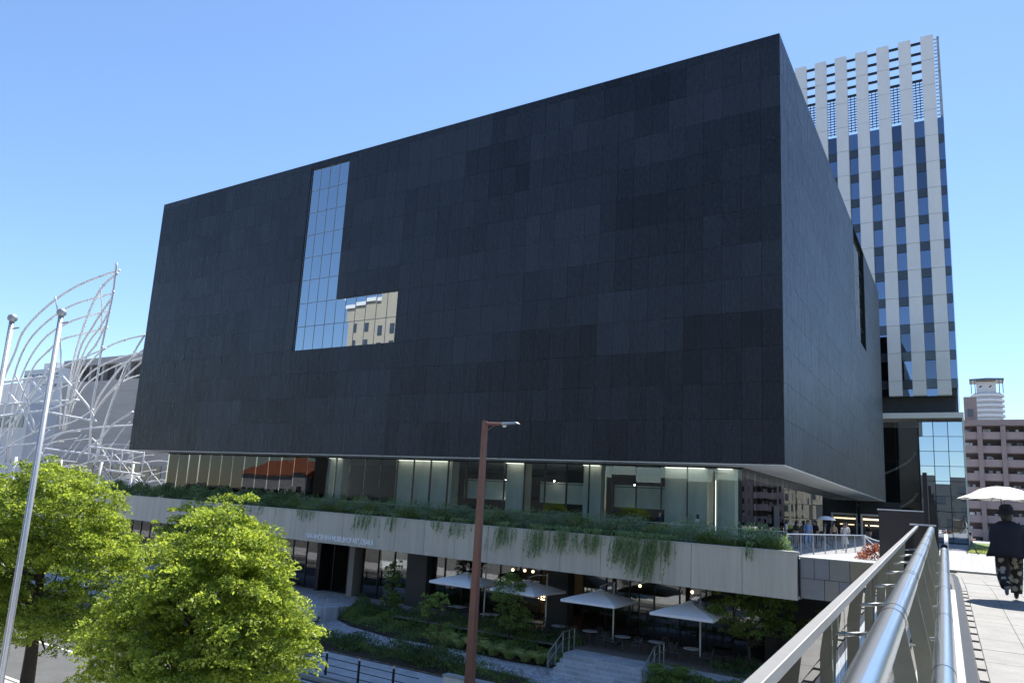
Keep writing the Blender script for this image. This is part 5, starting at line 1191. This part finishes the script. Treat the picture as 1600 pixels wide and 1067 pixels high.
stair_rail('stair_rail', 'steel and glass handrail at left of the garden steps', -9.25); stair_rail('stair_rail', 'steel and glass handrail at right of the garden steps', -4.5)
er = empty('entrance_rail', (-26.2, -7, 0), label='short steel handrail beside the low entrance steps', cat='handrail')
MB().tube(smooth([(-26.3, -7.9, -.75), (-26.3, -7.9, .1), (-26.3, -6.9, .85), (-26.3, -6.2, .85), (-26.3, -6.2, 0)], 3), .028, 8).build('rail', 'steel2', er); MB().tube([(-26.3, -6.6, 0), (-26.3, -6.6, .85)], .02, 6).build('post', 'steel2', er)
lw_ = MB().bx(-10.95, 2.0, -14.75, -14.35, -1, -.16).build('low_concrete_wall', 'concrete', label='low pale concrete wall at the foot of the brown lamp post', cat='wall')
MB().bx(-10.98, 2.0, -14.78, -14.32, -.16, -.10).build('coping', 'kerb', lw_)

# ================================================================ STREET FURNITURE
fe = empty('iron_fence', (-16, -16.2, -.885), label='black iron post and rail fence along the pavement kerb', cat='fence')
for k in range(24):
    x = -46 + k * 1.95 + .3
    if x > -10.8: break
    p_ = MB(); p_.box((x, -16.1, -.885 + .47), (.075, .075, .94)); po = p_.build('post', 'fence_black', fe)
    MB().lathe([(.045, 0), (.05, .03), (.04, .07), (.02, .10), (.001, .11)], 8, (x, -16.1, .055)).build('post_cap', 'brass', po)
for z in (-.12, -.42, -.72): MB().tube([(-46, -16.1, z), (-11.2, -16.1, z)], .018, 6).build('rail', 'fence_black', fe)
lm = empty('street_lamp', (-9.42, -15.0, -.885), label='slender reddish brown street lamp with short arm', cat='street lamp')
def taper(x, y, z0, z1, a, b): 
    return MB().add([(x - a, y - a, z0), (x + a, y - a, z0), (x + a, y + a, z0), (x - a, y + a, z0), (x - b, y - b, z1), (x + b, y - b, z1), (x + b, y + b, z1), (x - b, y + b, z1)], [(0, 1, 5, 4), (1, 2, 6, 5), (2, 3, 7, 6), (3, 0, 4, 7), (4, 5, 6, 7)])
taper(-9.42, -15, -.885, 10.68, .165, .095).build('pole', 'rust', lm); piece('base_plate', lm, (-9.42, -15, -.86), (.6, .6, .05), 'rust')
MB().tube([(-9.36, -15, 10.55), (-8.4, -14.95, 10.53)], .065, 8).build('arm', 'rust', lm)
MB().tube([(-9.36, -15, 10.2), (-8.9, -14.98, 10.5)], .02, 6).build('arm_brace', 'rust', lm)
hd = MB().add([(-8.5, -15.12, 10.50), (-7.75, -15.08, 10.54), (-7.75, -14.82, 10.54), (-8.5, -14.78, 10.50), (-8.5, -15.12, 10.60), (-7.85, -15.06, 10.62), (-7.85, -14.84, 10.62), (-8.5, -14.78, 10.60)], [(0, 1, 2, 3), (4, 7, 6, 5), (0, 4, 5, 1), (1, 5, 6, 2), (2, 6, 7, 3), (3, 7, 4, 0)]).build('lamp_head', 'pole_grey', lm)
MB().lathe([(.001, -.12), (.07, -.10), (.09, -.03), (.06, .03)], 10, (-8.45, -14.95, 10.5)).build('lamp_bulb_cover', 'white_steel', lm)
for (x, y, zt, rb_, rt_, lb) in ((-10.25, -32.96, 11.14, .09, .058, 'tall pale steel pole crossing the left trees'), (-11.35, -33.55, 10.95, .09, .058, 'leftmost tall pale steel pole cut by the frame')):
    w_ = empty('pale_pole', (x, y, -.87), label=lb, cat='pole', group='tall pale poles at left')
    MB().tube([(x, y, -.87), (x, y, zt - .1)], [rb_, rt_], 14).build('shaft', 'pole_grey', w_, smooth=True)
    MB().lathe([(.05, -.12), (.10, -.08), (.115, -.03), (.10, .03), (.05, .07), (.001, .08)], 12, (x, y, zt)).build('cap', 'pole_grey', w_, smooth=True)
    MB().tube([(x + .05, y, zt - .3), (x + .3, y + .05, zt - .28)], .02, 6).build('cleat', 'pole_grey', w_)
    MB().tube([(x + .11, y - .09, -.5), (x + .09, y - .07, zt - .2)], .006, 5).build('halyard', 'sign_white', w_)
